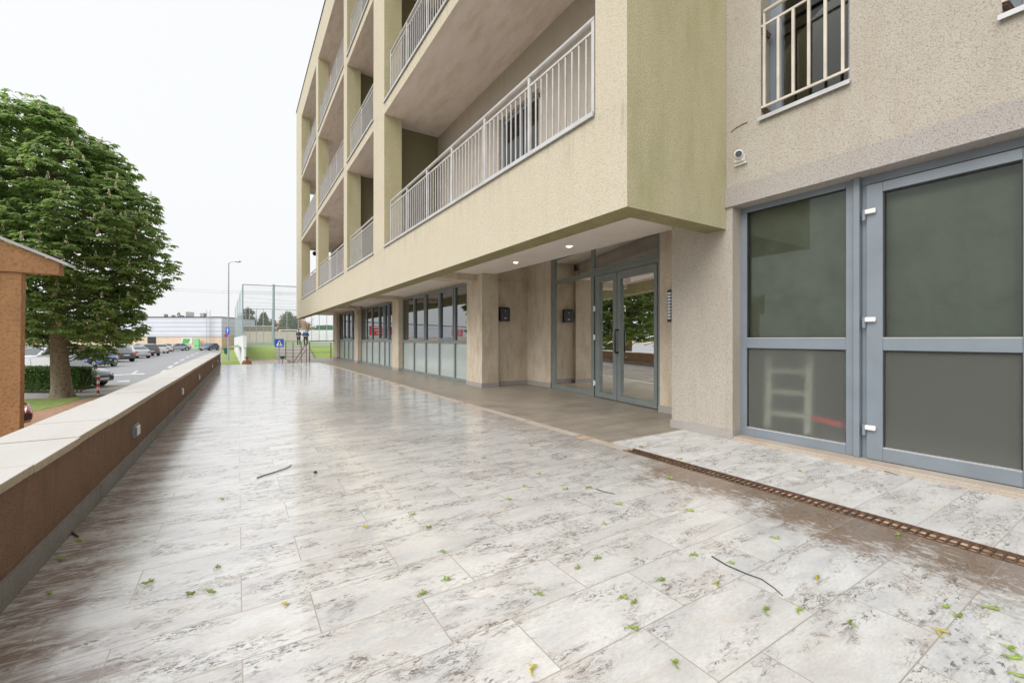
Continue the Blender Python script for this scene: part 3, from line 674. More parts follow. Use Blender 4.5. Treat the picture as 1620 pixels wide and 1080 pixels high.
b = MB(); b.box(xg + .01, xg + .07, -4, 1.544, 2.362, 2.47); b.box(xg + .02, xg + .06, -4, .49, .036, 2.4); b.build('door_head', M['alu'], ap)
# behind the panes
b = MB(); b.box(xg + .10, xg + .104, .5, 2.6, 1.02, 2.44); b.build('roller_blind', M['blind'], ap)
b = MB(); b.box(7.5, 7.6, -4, 3.2, 0, 2.9); b.box(4.72, 7.5, 3.1, 3.19, 0, 2.9); b.box(4.72, 7.5, -4, 3.1, 2.8, 2.9); b.build('store_interior', plain('store_wall', (.42, .41, .37), .8, 0, .2, 1, obj=False), ap)
ld = thing('step_ladder', (4.85, 2.3, 0), 'pale step ladder standing blurred behind the frosted lower pane of the shop window', 'ladder')
b = MB()
for (ya, x_) in ((2.44, 4.72), (2.06, 4.72)): b.bar((x_ - .03, ya - .03, .12), (x_ + .12, ya, 1.25), .035, .06)
b.build('side_rail', M['ladder'], ld)
for z in (.28, .50, .72, .94): MB().box(4.70 + z * .1, 4.79 + z * .1, 2.06, 2.44, z - .02, z + .02).build('tread', M['ladder'], ld)
b = MB(); b.bar((4.66, 1.98, .30), (4.68, 1.66, .255), .02, .045); tag(b.build('red_bar', M['redbanner']), 'red bar lying low behind the frosted pane right of the ladder', 'bar').location.z = 0
# windows above
def window(y0, y1):
    z0, z1 = 3.225, 4.95; x = XW + .16
    f = MB(); f.box(x, x + .06, y0, y0 + .07, z0, z1); f.box(x, x + .06, y1 - .07, y1, z0, z1); f.box(x, x + .06, y0 + .07, y1 - .07, z0, z0 + .09); f.box(x, x + .06, y0 + .07, y1 - .07, z1 - .08, z1)
    f.box(x - .02, x + .04, y1 - .125, y1 - .071, z0 + .02, z1); f.box(x - .018, x + .038, y0 + .08, y1 - .126, z0 + .02, z0 + .10)
    o = f.build('window_frame', M['alu'], ap, bevel=.003)
    MB().box(x + .02, x + .026, y0 + .07, y1 - .07, z0 + .09, z1 - .08).build('pane', M['doorglass'], o)
    MB().box(x + .12, x + .13, y0, y1, z0, z1).build('curtain', M['interior'], o)
    s = MB(); s.box(XW - .035, x - .001, y0 - .012, y1 + .012, z0 - .012, z0 + .004); s.box(XW - .038, XW - .030, y0 - .014, y1 + .014, z0 - .03, z0 + .006); s.build('sill', M['sillm'], o)
    r = MB(); xr = XW + .01
    n = 5
    for k in range(n + 1):
        y = y0 + .05 + (y1 - y0 - .08) * k / n; r.box(xr - .009, xr + .009, y - .012, y + .012, z0 + .12, z0 + .90)
    r.box(xr - .0085, xr + .0085, y0, y1, z0 + .10, z0 + .12); r.box(xr - .0085, xr + .0085, y0, y1, z0 + .90, z0 + .92)
    for k in (0, n - 1):
        y = y0 + .05 + (y1 - y0 - .08) * (k + (1 if k else 0)) / n; r.box(xr - .008, xr + .008, y - .01, y + .01, z0 + .92, z0 + 1.03)
    r.tube([(xr, y0 + .005, z0 + 1.04), (xr, y1 - .03, z0 + 1.04)], .02, 10)
    r.build('window_railing', M['railing2'], o)
    k_ = MB()
    for z in (z0 + .87, z0 + .10): k_.bar((xr + .01, y1 - .012, z), (xr + .10, y1 - .03, z - .04), .02, .05)
    k_.build('bracket', M['rust'], o)
window(1.574, 2.309); window(-.05, .709)

# ================================================================== SMALL THINGS ON THE WALLS
mbx = thing('mailbox', (5.04, 8.349, 1.45), 'small black mailbox with a hooded top on the plaster wall of the entrance recess', 'mailbox')
b = MB(); z0, z1 = 1.445, 1.756
b.add([(4.918, 8.3488, z0), (5.16, 8.3488, z0), (5.16, 8.245, z0), (4.918, 8.245, z0), (4.918, 8.3488, z1), (5.14, 8.3488, z1), (5.14, 8.26, z1 - .0), (4.918, 8.26, z1), (5.16, 8.3488, z1 - .03), (5.16, 8.245, z1 - .03), (4.918, 8.245, z1 - .03)],
      [(0, 1, 2, 3), (7, 6, 5, 4), (3, 2, 9, 10), (10, 9, 6, 7), (1, 8, 9, 2), (8, 5, 6, 9), (0, 3, 10), (0, 10, 7), (0, 7, 4), (0, 4, 5, 8), (0, 8, 1)])
b.build('box', M['black'], mbx)
MB().box(4.96, 5.12, 8.243, 8.2448, z1 - .10, z1 - .092).build('slot', M['gasket'], mbx)
MB().box(5.01, 5.07, 8.2425, 8.2447, z0 + .06, z0 + .075).build('name_plate', M['plate'], mbx)
b = MB(); b.tube([(5.04, 8.244, z1 - .09), (5.04, 8.240, z1 - .09)], .012, 10); b.build('lock', M['chrome'], mbx)
ip = thing('intercom_panel', (5.11, 3.935, 1.29), 'tall black intercom panel with pale name strips beside the entrance glazing', 'intercom')
MB().box(5.09, 5.1195, 3.89, 3.98, 1.29, 1.735).build('frame', M['black'], ip, bevel=.006)
b = MB()
for k in range(9): b.box(5.0885, 5.0899, 3.925, 3.972, 1.325 + k * .043, 1.355 + k * .043)
b.build('name_strip', M['rim'], ip)
b = MB()
for k in range(9): b.box(5.0865, 5.0899, 3.905, 3.918, 1.332 + k * .043, 1.348 + k * .043)
b.build('button', M['chrome'], ip)
sc = thing('security_camera', (XW, 2.5, 2.95), 'white dome security camera with dark lens on the beige wall below the barred window', 'camera')
b = MB(); b.box(XW - .055, XW - .0005, 2.455, 2.555, 2.855, 2.93); b.box(XW - .03, XW - .0006, 2.44, 2.57, 2.83, 2.854); b.build('base', M['whitep'], sc, bevel=.012)
b = MB(); c0 = Vector((XW - .06, 2.50, 2.925)); dd = Vector((-.75, -.45, -.2)).normalized()
b.tube([c0 - dd * .03, c0 - dd * .01, c0 + dd * .035, c0 + dd * .05], .045, 18, rr=[.035, .046, .044, .036]); b.build('body', M['whitep'], sc, smooth=True)
b = MB(); b.tube([c0 + dd * .0505, c0 + dd * .056], .031, 18); b.build('lens', M['carglass'], sc)
b = MB(); b.tube([(XW - .004, 2.44, 3.245), (XW - .005, 2.51, 3.243), (XW - .005, 2.57, 3.232), (XW - .004, 2.612, 3.21)], .0035, 6)
tag(b.build('stub_cable', M['rust']), 'short rusty cable stub curving over the security camera on the beige wall', 'cable')
hl = thing('hanging_lamp', (3.78, 27.4, 6.0), 'dark round globe hanging in the opening of the farthest balcony', 'lamp')
b = MB(); b.tube([(3.78, 27.4, 6.49), (3.78, 27.4, 6.1)], .008, 6); b.build('cord', M['black'], hl)
bm = bmesh.new(); bmesh.ops.create_uvsphere(bm, u_segments=16, v_segments=10, radius=.13); me = bpy.data.meshes.new('globe'); bm.to_mesh(me); bm.free()
me.materials.append(M['black']); o = bpy.data.objects.new('globe', me); COL.objects.link(o); o.parent = hl
b = MB(); b.box(4.39, 4.56, 6.2, 6.45, 6.775 - .05, 7.6, 0); b.box(4.40, 4.55, 6.21, 6.44, 7.0, 7.3)
# cable drooping from the arcade ceiling
b = MB(); b.tube([(3.6, 18.2, 2.44), (3.9, 18.6, 2.42), (4.2, 19.0, 2.36), (4.35, 19.35, 2.2), (4.44, 19.68, 2.1)], .012, 6)
tag(b.build('loose_cable', M['black']), 'loose black cable drooping from the arcade ceiling to a far column', 'cable')
# ================================================================== RAILINGS AT THE TERRACE END
def P3(u, s, z): return on(u, s, z)
tr = thing('stair_railing', on(470, 19.2, 0), 'thin steel railing with a sloping handrail at the far stair opening of the terrace', 'railing')
sR = 18.6
def seg(b, u0, v0, u1, v1, s0, s1=None, r=.018):
    s1 = s1 or s0; b.tube([on(u0, s0, hz(v0, s0)), on(u1, s1, hz(v1, s1))], r, 6)
b = MB()
seg(b, 448, 539.7, 488, 539.7, 19.0); b.build('top_rail', M['rust2'], tr)
for u, vt, vb in ((452, 541, 569), (463.5, 541, 573), (476.5, 541, 573), (484.7, 541, 573)):
    b = MB(); seg(b, u, vt, u, vb, 19.0, r=.02); b.build('post', M['rust2'], tr)
b = MB()
for v in (548.5, 553.5, 559, 564.5): seg(b, 452, v, 485, v, 19.02, r=.009)
b.build('lower_rail', M['rust2'], tr)
b = MB(); seg(b, 486, 541, 464, 573.5, 18.9, 18.0, r=.02); seg(b, 484, 553, 470, 573.5, 18.95, 18.3, r=.014); b.build('sloping_handrail', M['rust2'], tr)
t2 = thing('terrace_railing', on(508, 20, 0), 'dark flat steel railing between the stair opening and the last arcade column', 'railing')
s_ = 20.2
b = MB(); seg(b, 489, 539.6, 529, 538.9, s_, 21.8, r=.024); b.build('top_rail', M['rust'], t2)
for u, v in ((489.8, 572.5), (523.5, 568)):
    b = MB(); k = 20.2 if u < 500 else 21.6; seg(b, u, 541, u, v, k, r=.022); b.build('post', M['rust'], t2)
b = MB(); seg(b, 490, 548.5, 523, 548, 20.2, 21.6, r=.008); seg(b, 490, 557.5, 523, 557, 20.2, 21.6, r=.008); b.build('lower_rail', M['rust'], t2)
# stair up to the field
st = thing('garden_stairs', on(466, 33.5, -.5), 'broad brown garden stairs climbing the grass bank to the sports field', 'stairs')
n = 7
for k in range(n):
    s0, s1 = 32.6 + k * .55, 36.8; z = -.49 + (k + 1) * .121
    P = [on(435, s0, 0), on(497 - k * 1.2, s0, 0), on(497 - k * 1.2, s0 + .62, 0), on(435, s0 + .62, 0)]
    b = MB(); b.hull([(p.x, p.y, -.6) for p in P], [(p.x, p.y, z) for p in P]); b.build('step', M['skirt'] if k % 2 else M['concrete'], st)
# bin and sign by the stairs
sg = thing('crossing_sign', on(442, 28.5, -.5), 'blue square pedestrian crossing sign with white triangle on a slim pole', 'sign')
s_ = 28.5
b = MB(); seg(b, 441.5, 549, 441.5, 574.5, s_ + .05, r=.03); b.build('pole', M['steelpost'], sg)
def camquad(b, u0, u1, v0, v1, s, th=.02, mi=0):
    P = [on(u0, s, 0), on(u1, s, 0), on(u1, s + th, 0), on(u0, s + th, 0)]; z0, z1 = hz(v1, s), hz(v0, s)
    b.hull([(p.x, p.y, z0) for p in P], [(p.x, p.y, z1) for p in P], mi)
b = MB(); camquad(b, 434.6, 449, 536, 549, s_); b.build('plate', M['blue'], sg)
b = MB(); q = s_ - .012
b.hull([on(436.6, q, hz(547, q)), on(447.2, q, hz(547, q)), on(441.9, q, hz(537.8, q))], [on(436.6, q + .009, hz(547, q)), on(447.2, q + .009, hz(547, q)), on(441.9, q + .009, hz(537.8, q))]); b.build('triangle', M['signwhite'], sg)
b = MB(); q = s_ - .025                                     # walking figure pictogram
for (a, c, d, e, w) in ((442, 541.3, 441.7, 543.6, .045), (441.7, 543.5, 440.6, 546, .03), (441.7, 543.5, 443, 546, .03), (442, 541.8, 440.6, 543, .02), (442, 541.8, 443.1, 543.2, .02)):
    b.bar(on(a, q, hz(c, q)), on(d, q, hz(e, q)), w, .008)
b.tube([on(442.1, q - .004, hz(540.6, q)), on(442.1, q + .004, hz(540.6, q))], .025, 10); b.build('pictogram', M['black'], sg)
def bin_(u, v, s, w, h, label):
    p = on(u, s, hz(v, s)); o = thing('litter_bin', p, label, 'bin', 'green litter bins')
    b = MB(); r = w / 2
    b.tube([p + Vector((0, 0, .25)), p + Vector((0, 0, h * .9)), p + Vector((0, 0, h * .92)), p + Vector((0, 0, h))], r, 14, rr=[r * .8, r, r * 1.08, r * 1.08]); b.build('body', M['bingreen'], o)
    b = MB(); b.tube([p + Vector((0, 0, -.25)), p + Vector((0, 0, .26))], .04, 8); b.build('post', M['steelpost'], o)
bin_(446.8, 573.5, 27.5, .30, .42, 'green litter bin on a post below the blue crossing sign')
bin_(358.3, 563, 50, .62, .95, 'green litter bin at the foot of the tall street lamp')
# ================================================================== STREET LAMP, SIGNS
sl2 = thing('street_lamp', on(361.3, 46.5, G0), 'tall slim galvanised street lamp with one short arm beside the white hoarding', 'street lamp')
s_ = 46.5; b = MB(); b.tube([on(361.3, s_, G0), on(361.5, s_, hz(500, s_)), on(361.8, s_, hz(416, s_))], .09, 10, rr=[.1, .075, .055]); b.build('pole', M['steelpost'], sl2)
b = MB(); b.tube([on(361.8, s_, hz(416.3, s_)), on(366, s_, hz(414.6, s_)), on(373, s_, hz(413.5, s_))], .035, 8); b.build('arm', M['steelpost'], sl2)
b = MB(); b.tube([on(372, s_, hz(413.9, s_)), on(375, s_, hz(413.4, s_)), on(379, s_, hz(413.3, s_)), on(381.4, s_, hz(414, s_))], .1, 10, rr=[.05, .13, .13, .04]); b.build('lamp_head', M['rim'], sl2)
bs = thing('parking_sign', on(360, 45.8, 1), 'blue square sign with a white arrow mounted on the street lamp pole', 'sign')
b = MB(); camquad(b, 356.8, 363.2, 517.5, 528, 46.2, .03); b.build('plate', M['blue'], bs)
b = MB(); camquad(b, 359.3, 360.7, 520.5, 526.5, 46.17, .02); q = 46.17
b.hull([on(358, q, hz(521.5, q)), on(362, q, hz(521.5, q)), on(360, q, hz(518.6, q))], [on(358, q + .02, hz(521.5, q)), on(362, q + .02, hz(521.5, q)), on(360, q + .02, hz(518.6, q))]); b.build('arrow', M['signwhite'], bs)
rs = thing('round_sign', on(357.6, 45.9, .9), 'round red and blue no stopping sign under the blue arrow sign', 'sign')
p = on(357.6, 46.0, hz(530.6, 46)); dv = Vector((FX, FY, 0))
MB().tube([p, p + dv * .02], .2, 20).build('plate', M['signred'], rs); MB().tube([p - dv * .006, p - dv * .001], .135, 20).build('field', M['blue'], rs)
a = cs(1, 0); b = MB(); b.bar(p - dv * .012 - a * .1 + Vector((0, 0, .1)), p - dv * .012 + a * .1 - Vector((0, 0, .1)), .05, .008); b.build('slash', M['signred'], rs)
# wires across the sky
for k, (va, vm, vb, ll) in enumerate(((452.5, 459, 461.8, 'upper thin overhead cable crossing the pale sky behind the street lamp'), (455.5, 462.6, 464.2, 'lower thin overhead cable crossing the pale sky behind the street lamp'))):
    b = MB(); b.tube([on(150, 70, hz(va - 3, 70)), on(233, 70, hz(va + 2, 70)), on(290, 70, hz((va + vm) / 2 + 1.5, 70)), on(350, 70, hz(vm + .8, 70)), on(420, 70, hz((vm + vb) / 2 + 1, 70)), on(480, 70, hz(vb + 1, 70)), on(700, 70, hz(vb + 2, 70))], .028, 5)
    tag(b.build('overhead_cable', M['steelpost']), ll, 'cable', 'overhead cables')
# bollards
def bollard(u, v, h, label, red=True):
    p = at(u, v, G0); o = thing('bollard', p, label, 'bollard', 'red and white bollards')
    b = MB(); n = 6
    b.tube([p, p + Vector((0, 0, h))], .045, 12); b.build('post', M['signwhite'], o)
    b = MB()
    for k in (0, 2, 4): b.tube([p + Vector((0, 0, h * (k + .4) / 6)), p + Vector((0, 0, h * (k + 1.4) / 6))], .0475, 12)
    b.build('red_band', M['signred'], o)
bollard(155.3, 624.5, .82, 'red and white striped bollard standing in front of the dark car bonnet')
bollard(273.5, 557.5, .75, 'small red and white bollard by the far parked cars'); 
bollard(350, 558, 1.1, 'red barrier post right at the far corner of the low wall')
# ================================================================== FAR SHOP BUILDING
fb = thing('retail_hall', cs(-70, 96, G0), 'long flat roofed hall with pale grey cladding over a peach base behind the car park', 'building')
sB = 92.3
def fbox(b, u0, u1, z0, z1, d0=0., d1=12., mi=0):
    P = [on(u0, sB, 0), on(u1, sB, 0)]; dv = Vector((FX, FY, 0)); r = Vector((FY, -FX, 0))
    A = cs((u0 - 810) / F * sB, sB + d0); B_ = cs((u1 - 810) / F * sB, sB + d0); C = cs((u1 - 810) / F * sB, sB + d1); D = cs((u0 - 810) / F * sB, sB + d1)
    b.hull([(p.x, p.y, z0) for p in (A, B_, C, D)], [(p.x, p.y, z1) for p in (A, B_, C, D)], mi); return b
fbox(MB(), -700, 350.5, 1.52, 5.62).build('cladding', M['cladding'], fb)
fbox(MB(), -700, 350.2, G0, 1.515, .12).build('base_wall', M['peach'], fb)
fbox(MB(), -700, 350.8, 5.625, 5.78, -.1).build('roof_edge', M['gasket'], fb)
fbox(MB(), -700, 350.2, G0, -.85, .06, .118).build('plinth', M['concrete'], fb)
fbox(MB(), 232.8, 246, -.9, 1.515, .07, .118).build('loading_door', M['gasket'], fb)
fbox(MB(), 286.8, 304, -.02, 1.25, .02, .118).build('billboard', M['signwhite'], fb)
b = MB(); q = sB + .0
b.hull([on(288, q, .1), on(298, q, .1), on(301, q, 1.05), on(290, q, 1.12)], [on(288, q + .015, .1), on(298, q + .015, .1), on(301, q + .015, 1.05), on(290, q + .015, 1.12)]); b.build('billboard_print', plain('billboard_green', (.10, .42, .08), .5), fb)
fbox(MB(), 310.5, 318.5, -1.1, 1.1, -.8, -.5).build('charging_cabinet', plain('bright_green', (.25, .62, .28), .5), fb)
b = MB(); fbox(b, 312, 317, -.38, -.3, -.815, -.803); b.build('cabinet_print', M['black'], fb)
b = MB()
for u in (329.3, 335): fbox(b, u - .25, u + .25, -.3, 7.2, -.5, -.44)
z = -.2
while z < 7: fbox(b, 329.5, 334.8, z, z + .05, -.5, -.45); z += .45
b.build('roof_ladder', M['steelpost'], fb)
fbox(MB(), 277, 291, 5.79, 6.9, .5, 3).build('roof_sign', M['signwhite'], fb)
for du in (-.25, 3.1):
    b = MB(); q = sB + .48
    x0, x1 = (279.2, 282.3) if du < 0 else (283.1, 286.2)
    P = [on(x0, q, 6.15), on(x1, q, 6.15), on(x1 if du < 0 else x0, q, 6.8)]
    b.hull(P, [p + Vector((FX, FY, 0)) * .01 for p in P]); b.build('roof_emblem', M['gasket'], fb)
b = MB(); fbox(b, 278.5, 288.5, 5.86, 6.02, .46, .49); b.build('roof_emblem', M['gasket'], fb)
for (u, h) in ((254, 6.4), (312, 6.6), (266, 6.2)): fbox(MB(), u - 1, u + (5 if u == 312 else .2), 5.79, h, 1, 2).build('vent_box', M['concrete'], fb)
for (u0, u1) in ((118, 187), (-175, -120)):
    bn = fbox(MB(), u0, u1, 2.1, 4.7, -.05, -.01).build('red_banner', M['redbanner'], fb)
    b = MB(); w = (u1 - u0) / 8; random.seed(5)
    for r_ in range(3):
        fbox(b, u0 + w, u1 - w * (1 + r_ * .7), 4.2 - r_ * .8, 4.45 - r_ * .8, -.07, -.055)
    b.build('banner_print', M['signwhite'], bn)
# small annex with red fascia to the right of the hall
ax = thing('corner_shop', on(356, 104, G0), 'low peach shop with a red fascia and dark doors behind the street lamp', 'building')
sX = 104
def xbox(u0, u1, v0, v1, s, th, name, m, par):
    P = [on(u0, s, 0), on(u1, s, 0), on(u1, s + th, 0), on(u0, s + th, 0)]; b = MB()
    b.hull([(p.x, p.y, hz(v1, s)) for p in P], [(p.x, p.y, hz(v0, s)) for p in P]); return b.build(name, m, par)
xbox(351.5, 376, 523, 551.5, sX, 8, 'wall', M['peach'], ax); xbox(351, 376.5, 517, 522.9, sX - .3, 8, 'fascia', plain('red_fascia', (.62, .13, .11), .6), ax)
xbox(352, 363, 504, 516.9, sX + 1, 6, 'plant_room', M['concrete'], ax); xbox(353, 357.5, 534, 551, sX - .1, .08, 'door', M['gasket'], ax); xbox(364, 370, 531, 551, sX - .1, .08, 'door', M['gasket'], ax)
# hoarding and ball-court nets
hd = thing('white_hoarding', on(380, 40, G0), 'row of white hoarding panels running away under the green ball net', 'hoarding')
a, c = on(388, 30, G0), on(371, 88, G0); N = 24; d = (c - a) / N; nn = Vector((d.y, -d.x, 0)).normalized()
for k in range(N):
    p = a + d * k; q = a + d * (k + .985); h = 2.5 + .08 * (k % 2); w = nn * .06
    MB().hull([p - w, q - w, q + w, p + w], [x + Vector((0, 0, h)) for x in (p - w, q - w, q + w, p + w)]).build('panel', M['hoarding'], hd)
b = MB(); p = on(388.5, 28.9, 0); 
cb_ = thing('utility_cabinet', on(387.5, 28.4, G0), 'white utility cabinet at the near end of the white hoarding', 'cabinet')
xbox(384.5, 390, 531, 549.5, 28.6, .3, 'housing', M['hoarding'], cb_); xbox(386.2, 388.6, 549.6, 592, 28.7, .15, 'leg', M['hoarding'], cb_)
nf = thing('ball_net', on(384, 47, 0), 'tall ball court netting on slim posts with a see-through green side', 'net')
s1, s2 = 47, 84; T = 7.0
b = MB(); b.quad(on(384, s1, .9), on(371.3, s2, .9), on(371.3, s2, hz(488, s2)), on(384, s1, hz(450, s1))); b.build('side_net', M['net'], nf)
b = MB(); b.quad(on(384, s1, .3), on(475, s1 + 1.2, .3), on(475, s1 + 1.2, hz(453, s1 + 1)), on(384, s1, hz(450, s1))); b.build('front_net', M['netlight'], nf)
b = MB(); seg(b, 384, 449.6, 475, 453.5, s1, s1 + 1.2, .07); b.build('top_bar', M['steelpost'], nf)
for u, r in ((384, .07), (432.8, .13)):
    b = MB(); seg(b, u, 450, u, 552, s1 + .3, r=r); b.build('post', plain('blue_grey_post', (.30, .38, .40), .5), nf)
for (u) in (372, 375.5, 379.5): 
    s = s1 + (384 - u) / 12.7 * (s2 - s1); b = MB(); seg(b, u, hz(0, 0) if 0 else 488 - (u - 371.3) / 12.7 * 38, u, 530, s, r=.05); b.build('post', M['steelpost'], nf)
b = MB()
for va, vb in ((461.5, 464.5), (465, 467.5), (470, 478), (478, 481), (483, 486)): seg(b, 384, va, 475, vb, s1 + .1, s1 + 1.3, .014)
b.build('net_cable', M['steelpost'], nf)
f2 = thing('far_ball_fence', on(430, 84, FZ), 'far ball court fence of thin posts and one top rail in front of the trees', 'fence')
b = MB(); seg(b, 384, 487.5, 545, 491.5, s2, s2 + 3, .09); seg(b, 384, 515.5, 432, 515.8, s2, s2, .06); b.build('top_rail', M['steelpost'], f2)
for u in (389, 395, 406, 416.5, 430.5, 454, 472, 480, 493, 505, 517, 527):
    b = MB(); seg(b, u, 488 + (u - 384) * .02, u, 541, s2 + .2, r=.06); b.build('post', M['steelpost'], f2)
b = MB(); b.quad(on(384, s2 + .3, .3), on(545, s2 + 3, .3), on(545, s2 + 3, hz(491, s2 + 3)), on(384, s2 + .3, hz(488, s2))); b.build('mesh_panel', M['netlight'], f2)
# goals / white posts
gl = thing('football_goal', on(447, 70, FZ), 'white football goal on the court behind the crossing sign', 'goal')
b = MB(); s = 70; seg(b, 441.5, 522, 441.5, 542, s, r=.07); seg(b, 472, 522, 472, 542, s, r=.07); seg(b, 441.5, 522, 472, 522, s, r=.07); b.build('frame', M['signwhite'], gl)
for (u0, u1, v0, v1, s, m, nm, lb, ct) in ((386, 434, 516.5, 524, 97, M['darkgreen'], 'brown_shed', 'long dark shed wall behind the court left of the thick net post', 'shed'), (384, 470, 524.3, 543, 95, M['beige'], 'court_wall', 'low beige boundary wall at the far side of the court', 'wall'),
        (470, 560, 522, 543, 99, M['hoarding'], 'pale_wall', 'pale grey boundary wall seen under the yellow building', 'wall'), (500, 528, 514.5, 522, 101, M['bingreen'], 'green_screen', 'green fabric screen above the pale wall under the overhang', 'screen')):
    P = [on(u0, s, 0), on(u1, s, 0), on(u1, s + .4, 0), on(u0, s + .4, 0)]; b = MB()
    b.hull([(p.x, p.y, hz(v1, s)) for p in P], [(p.x, p.y, hz(v0, s)) for p in P]); tag(b.build(nm, m), lb, ct)
def house(u0, u1, vb, ve, vr, s, label, wallm, roofm):
    o = thing('house', on((u0 + u1) / 2, s, FZ), label, 'house', 'houses beyond the court')
    w = (u1 - u0) / F * s; c = on((u0 + u1) / 2, s, 0); r = Vector((FY, -FX, 0)); d = Vector((FX, FY, 0))
    z0, z1, z2 = hz(vb, s), hz(ve, s), hz(vr, s)
    P = [c - r * w / 2, c + r * w / 2, c + r * w / 2 + d * 8, c - r * w / 2 + d * 8]
    MB().hull([(p.x, p.y, z0) for p in P], [(p.x, p.y, z1) for p in P]).build('wall', wallm, o)
    Q = [c - r * (w / 2 + .5) - d * .5, c + r * (w / 2 + .5) - d * .5, c + r * (w / 2 + .5) + d * 8.5, c - r * (w / 2 + .5) + d * 8.5]
    A, B_ = c - r * w * .2 + d * 4, c + r * w * .2 + d * 4
    vs = [(p.x, p.y, z1 + .01) for p in Q] + [(A.x, A.y, z2), (B_.x, B_.y, z2)]
    MB().add(vs, [(3, 2, 1, 0), (0, 1, 5, 4), (2, 3, 4, 5), (1, 2, 5), (3, 0, 4)]).build('roof', roofm, o)
    b = MB()
    for k in (.25, .7):
        p = c - r * w / 2 + r * w * k - d * .02; b.hull([p, p + r * 1, p + r * 1 + d * .01, p + d * .01], [x + Vector((0, 0, 1)) for x in (p, p + r * 1, p + r * 1 + d * .01, p + d * .01)])
    for i in range(len(b.v)): b.v[i] = (b.v[i][0], b.v[i][1], b.v[i][2] + (z0 + z1) / 2 - .2)
    b.build('window', M['gasket'], o)
RT = plain('orange_roof_tiles', (.50, .20, .12), .8, 0, .15, 2)
house(437, 470, 530, 512, 501, 125, 'cream house with an orange hipped roof behind the thick net post', M['peach'], RT)
house(497, 520, 532, 520, 513, 128, 'low house with an orange roof seen under the yellow building', M['peach'], RT)

# ================================================================== VEGETATION
def rand_unit(rng):
    z = rng.uniform(-1, 1); a = rng.uniform(0, 2 * pi); q = math.sqrt(1 - z * z); return Vector((q * cos(a), q * sin(a), z))
def leafcloud(name, pts, size, m, parent, rng, droop=.2, per=1):
    V, Fc = [], []
    for p, nrm in pts:
        for k in range(per):
            d = rand_unit(rng); d.z = d.z * .5 - droop; d.normalize()
            s = size * rng.uniform(.6, 1.3); w = d.cross(rand_unit(rng)).normalized() * s * .4
            q = p + rand_unit(rng) * size * .8; n = len(V)
            V += [tuple(q), tuple(q + d * s * .5 + w), tuple(q + d * s), tuple(q + d * s * .5 - w)]; Fc.append((n, n + 1, n + 2, n + 3))
    b = MB(); b.v = V; b.f = Fc; b.m = [0] * len(Fc); return b.build(name, m, parent)
def limb(b, p, q, r0, r1, rng, n=6, wob=.06):
    pts = []; rr = []
    for i in range(n + 1):
        t_ = i / n; o = rand_unit(rng) * wob * (p - q).length * (0 if i in (0,) else 1) * .6; pts.append(p.lerp(q, t_) + o); rr.append(r0 + (r1 - r0) * t_)
    b.tube(pts, r0, 9, rr=rr)
# --- horse chestnut
rng = random.Random(21)
TS = 17.1; tb = on(98, TS, G0)
ct = thing('chestnut_tree', tb, 'large horse chestnut in cream blossom with a thick grey trunk by the hedge', 'tree')
b = MB(); n = 18; rings = []
prof = [(0, .62), (.12, .50), (.35, .43), (.8, .40), (1.4, .385), (2.0, .36), (3, .33), (4.2, .27), (6, .2), (8, .11), (9.6, .04)]
for (h, r) in prof:
    ring = []
    for i in range(n):
        a = i * 2 * pi / n; k = 1 + .10 * noise.noise(Vector((cos(a) * 2.2, sin(a) * 2.2, h * .7))) + .05 * noise.noise(Vector((cos(a) * 7, sin(a) * 7, h * 2)))
        if h < .2: k *= 1 + .12 * cos(a * 5)
        r_ = r * .72; ring.append((tb.x + r_ * k * cos(a) - FY * h * .06, tb.y + r_ * k * sin(a) + FX * h * .06, G0 - .05 + h))
    rings.append(ring)
V = [v for r_ in rings for v in r_]; Fc = [(i * n + j, i * n + (j + 1) % n, (i + 1) * n + (j + 1) % n, (i + 1) * n + j) for i in range(len(rings) - 1) for j in range(n)]
b.add(V, Fc); b.build('trunk', M['bark'], ct, smooth=True)
RT_ = [(.0, 1.2), (.45, 2.3), (1.4, 3.3), (2.4, 3.75), (3.3, 4.15), (4.4, 4.75), (5.8, 4.75), (7.2, 4.35), (8.3, 3.55), (9.2, 2.5), (9.9, 1.4), (10.4, .3)]
def crownR(z):
    for (a, ra), (c, rc) in zip(RT_, RT_[1:]):
        if a <= z <= c: return .80 * (ra + (rc - ra) * (z - a) / (c - a))
    return 0
def crownC(z): return tb + (-FY * 1, FX * 1, 0)[0] * Vector((0, 0, 0)) + Vector((-FY, FX, 0)) * (.1 + .11 * max(0, z)) 
lb_ = MB()
tips = []
for k in range(3900):
    z = rng.uniform(.15, 10.3); Rm = crownR(z)
    if rng.random() > Rm / 4.1 + .05: continue
    a = rng.uniform(0, 2 * pi); f = math.sqrt(rng.uniform(.12, 1)); 
    c0 = crownC(z)
    lump = 1 + .15 * noise.noise(Vector((cos(a) * 1.9, sin(a) * 1.9, z * .55)) * 1.1) + .08 * noise.noise(Vector((cos(a) * 5, sin(a) * 5, z * 1.6)))
    r = Rm * f * lump
    p = Vector((c0.x + r * cos(a), c0.y + r * sin(a), z)); 
    if f < .5 and rng.random() < .6: continue
    if noise.noise(p * .95) > .20 and rng.random() < .75: continue
    rel = p - tb; lat = rel.x * FY - rel.y * FX; dep = rel.x * FX + rel.y * FY
    if z < 1.5 and dep < .5 and -.75 < lat < .65: continue
    if dep < 1.0 and z < .95 + .35 * noise.noise(Vector((a * 2, z, 3))): continue
    if z < .8 and rng.random() < .4: continue
    p.z += rng.uniform(-.25, .25); tips.append((p, Vector((cos(a), sin(a), 0)), f))
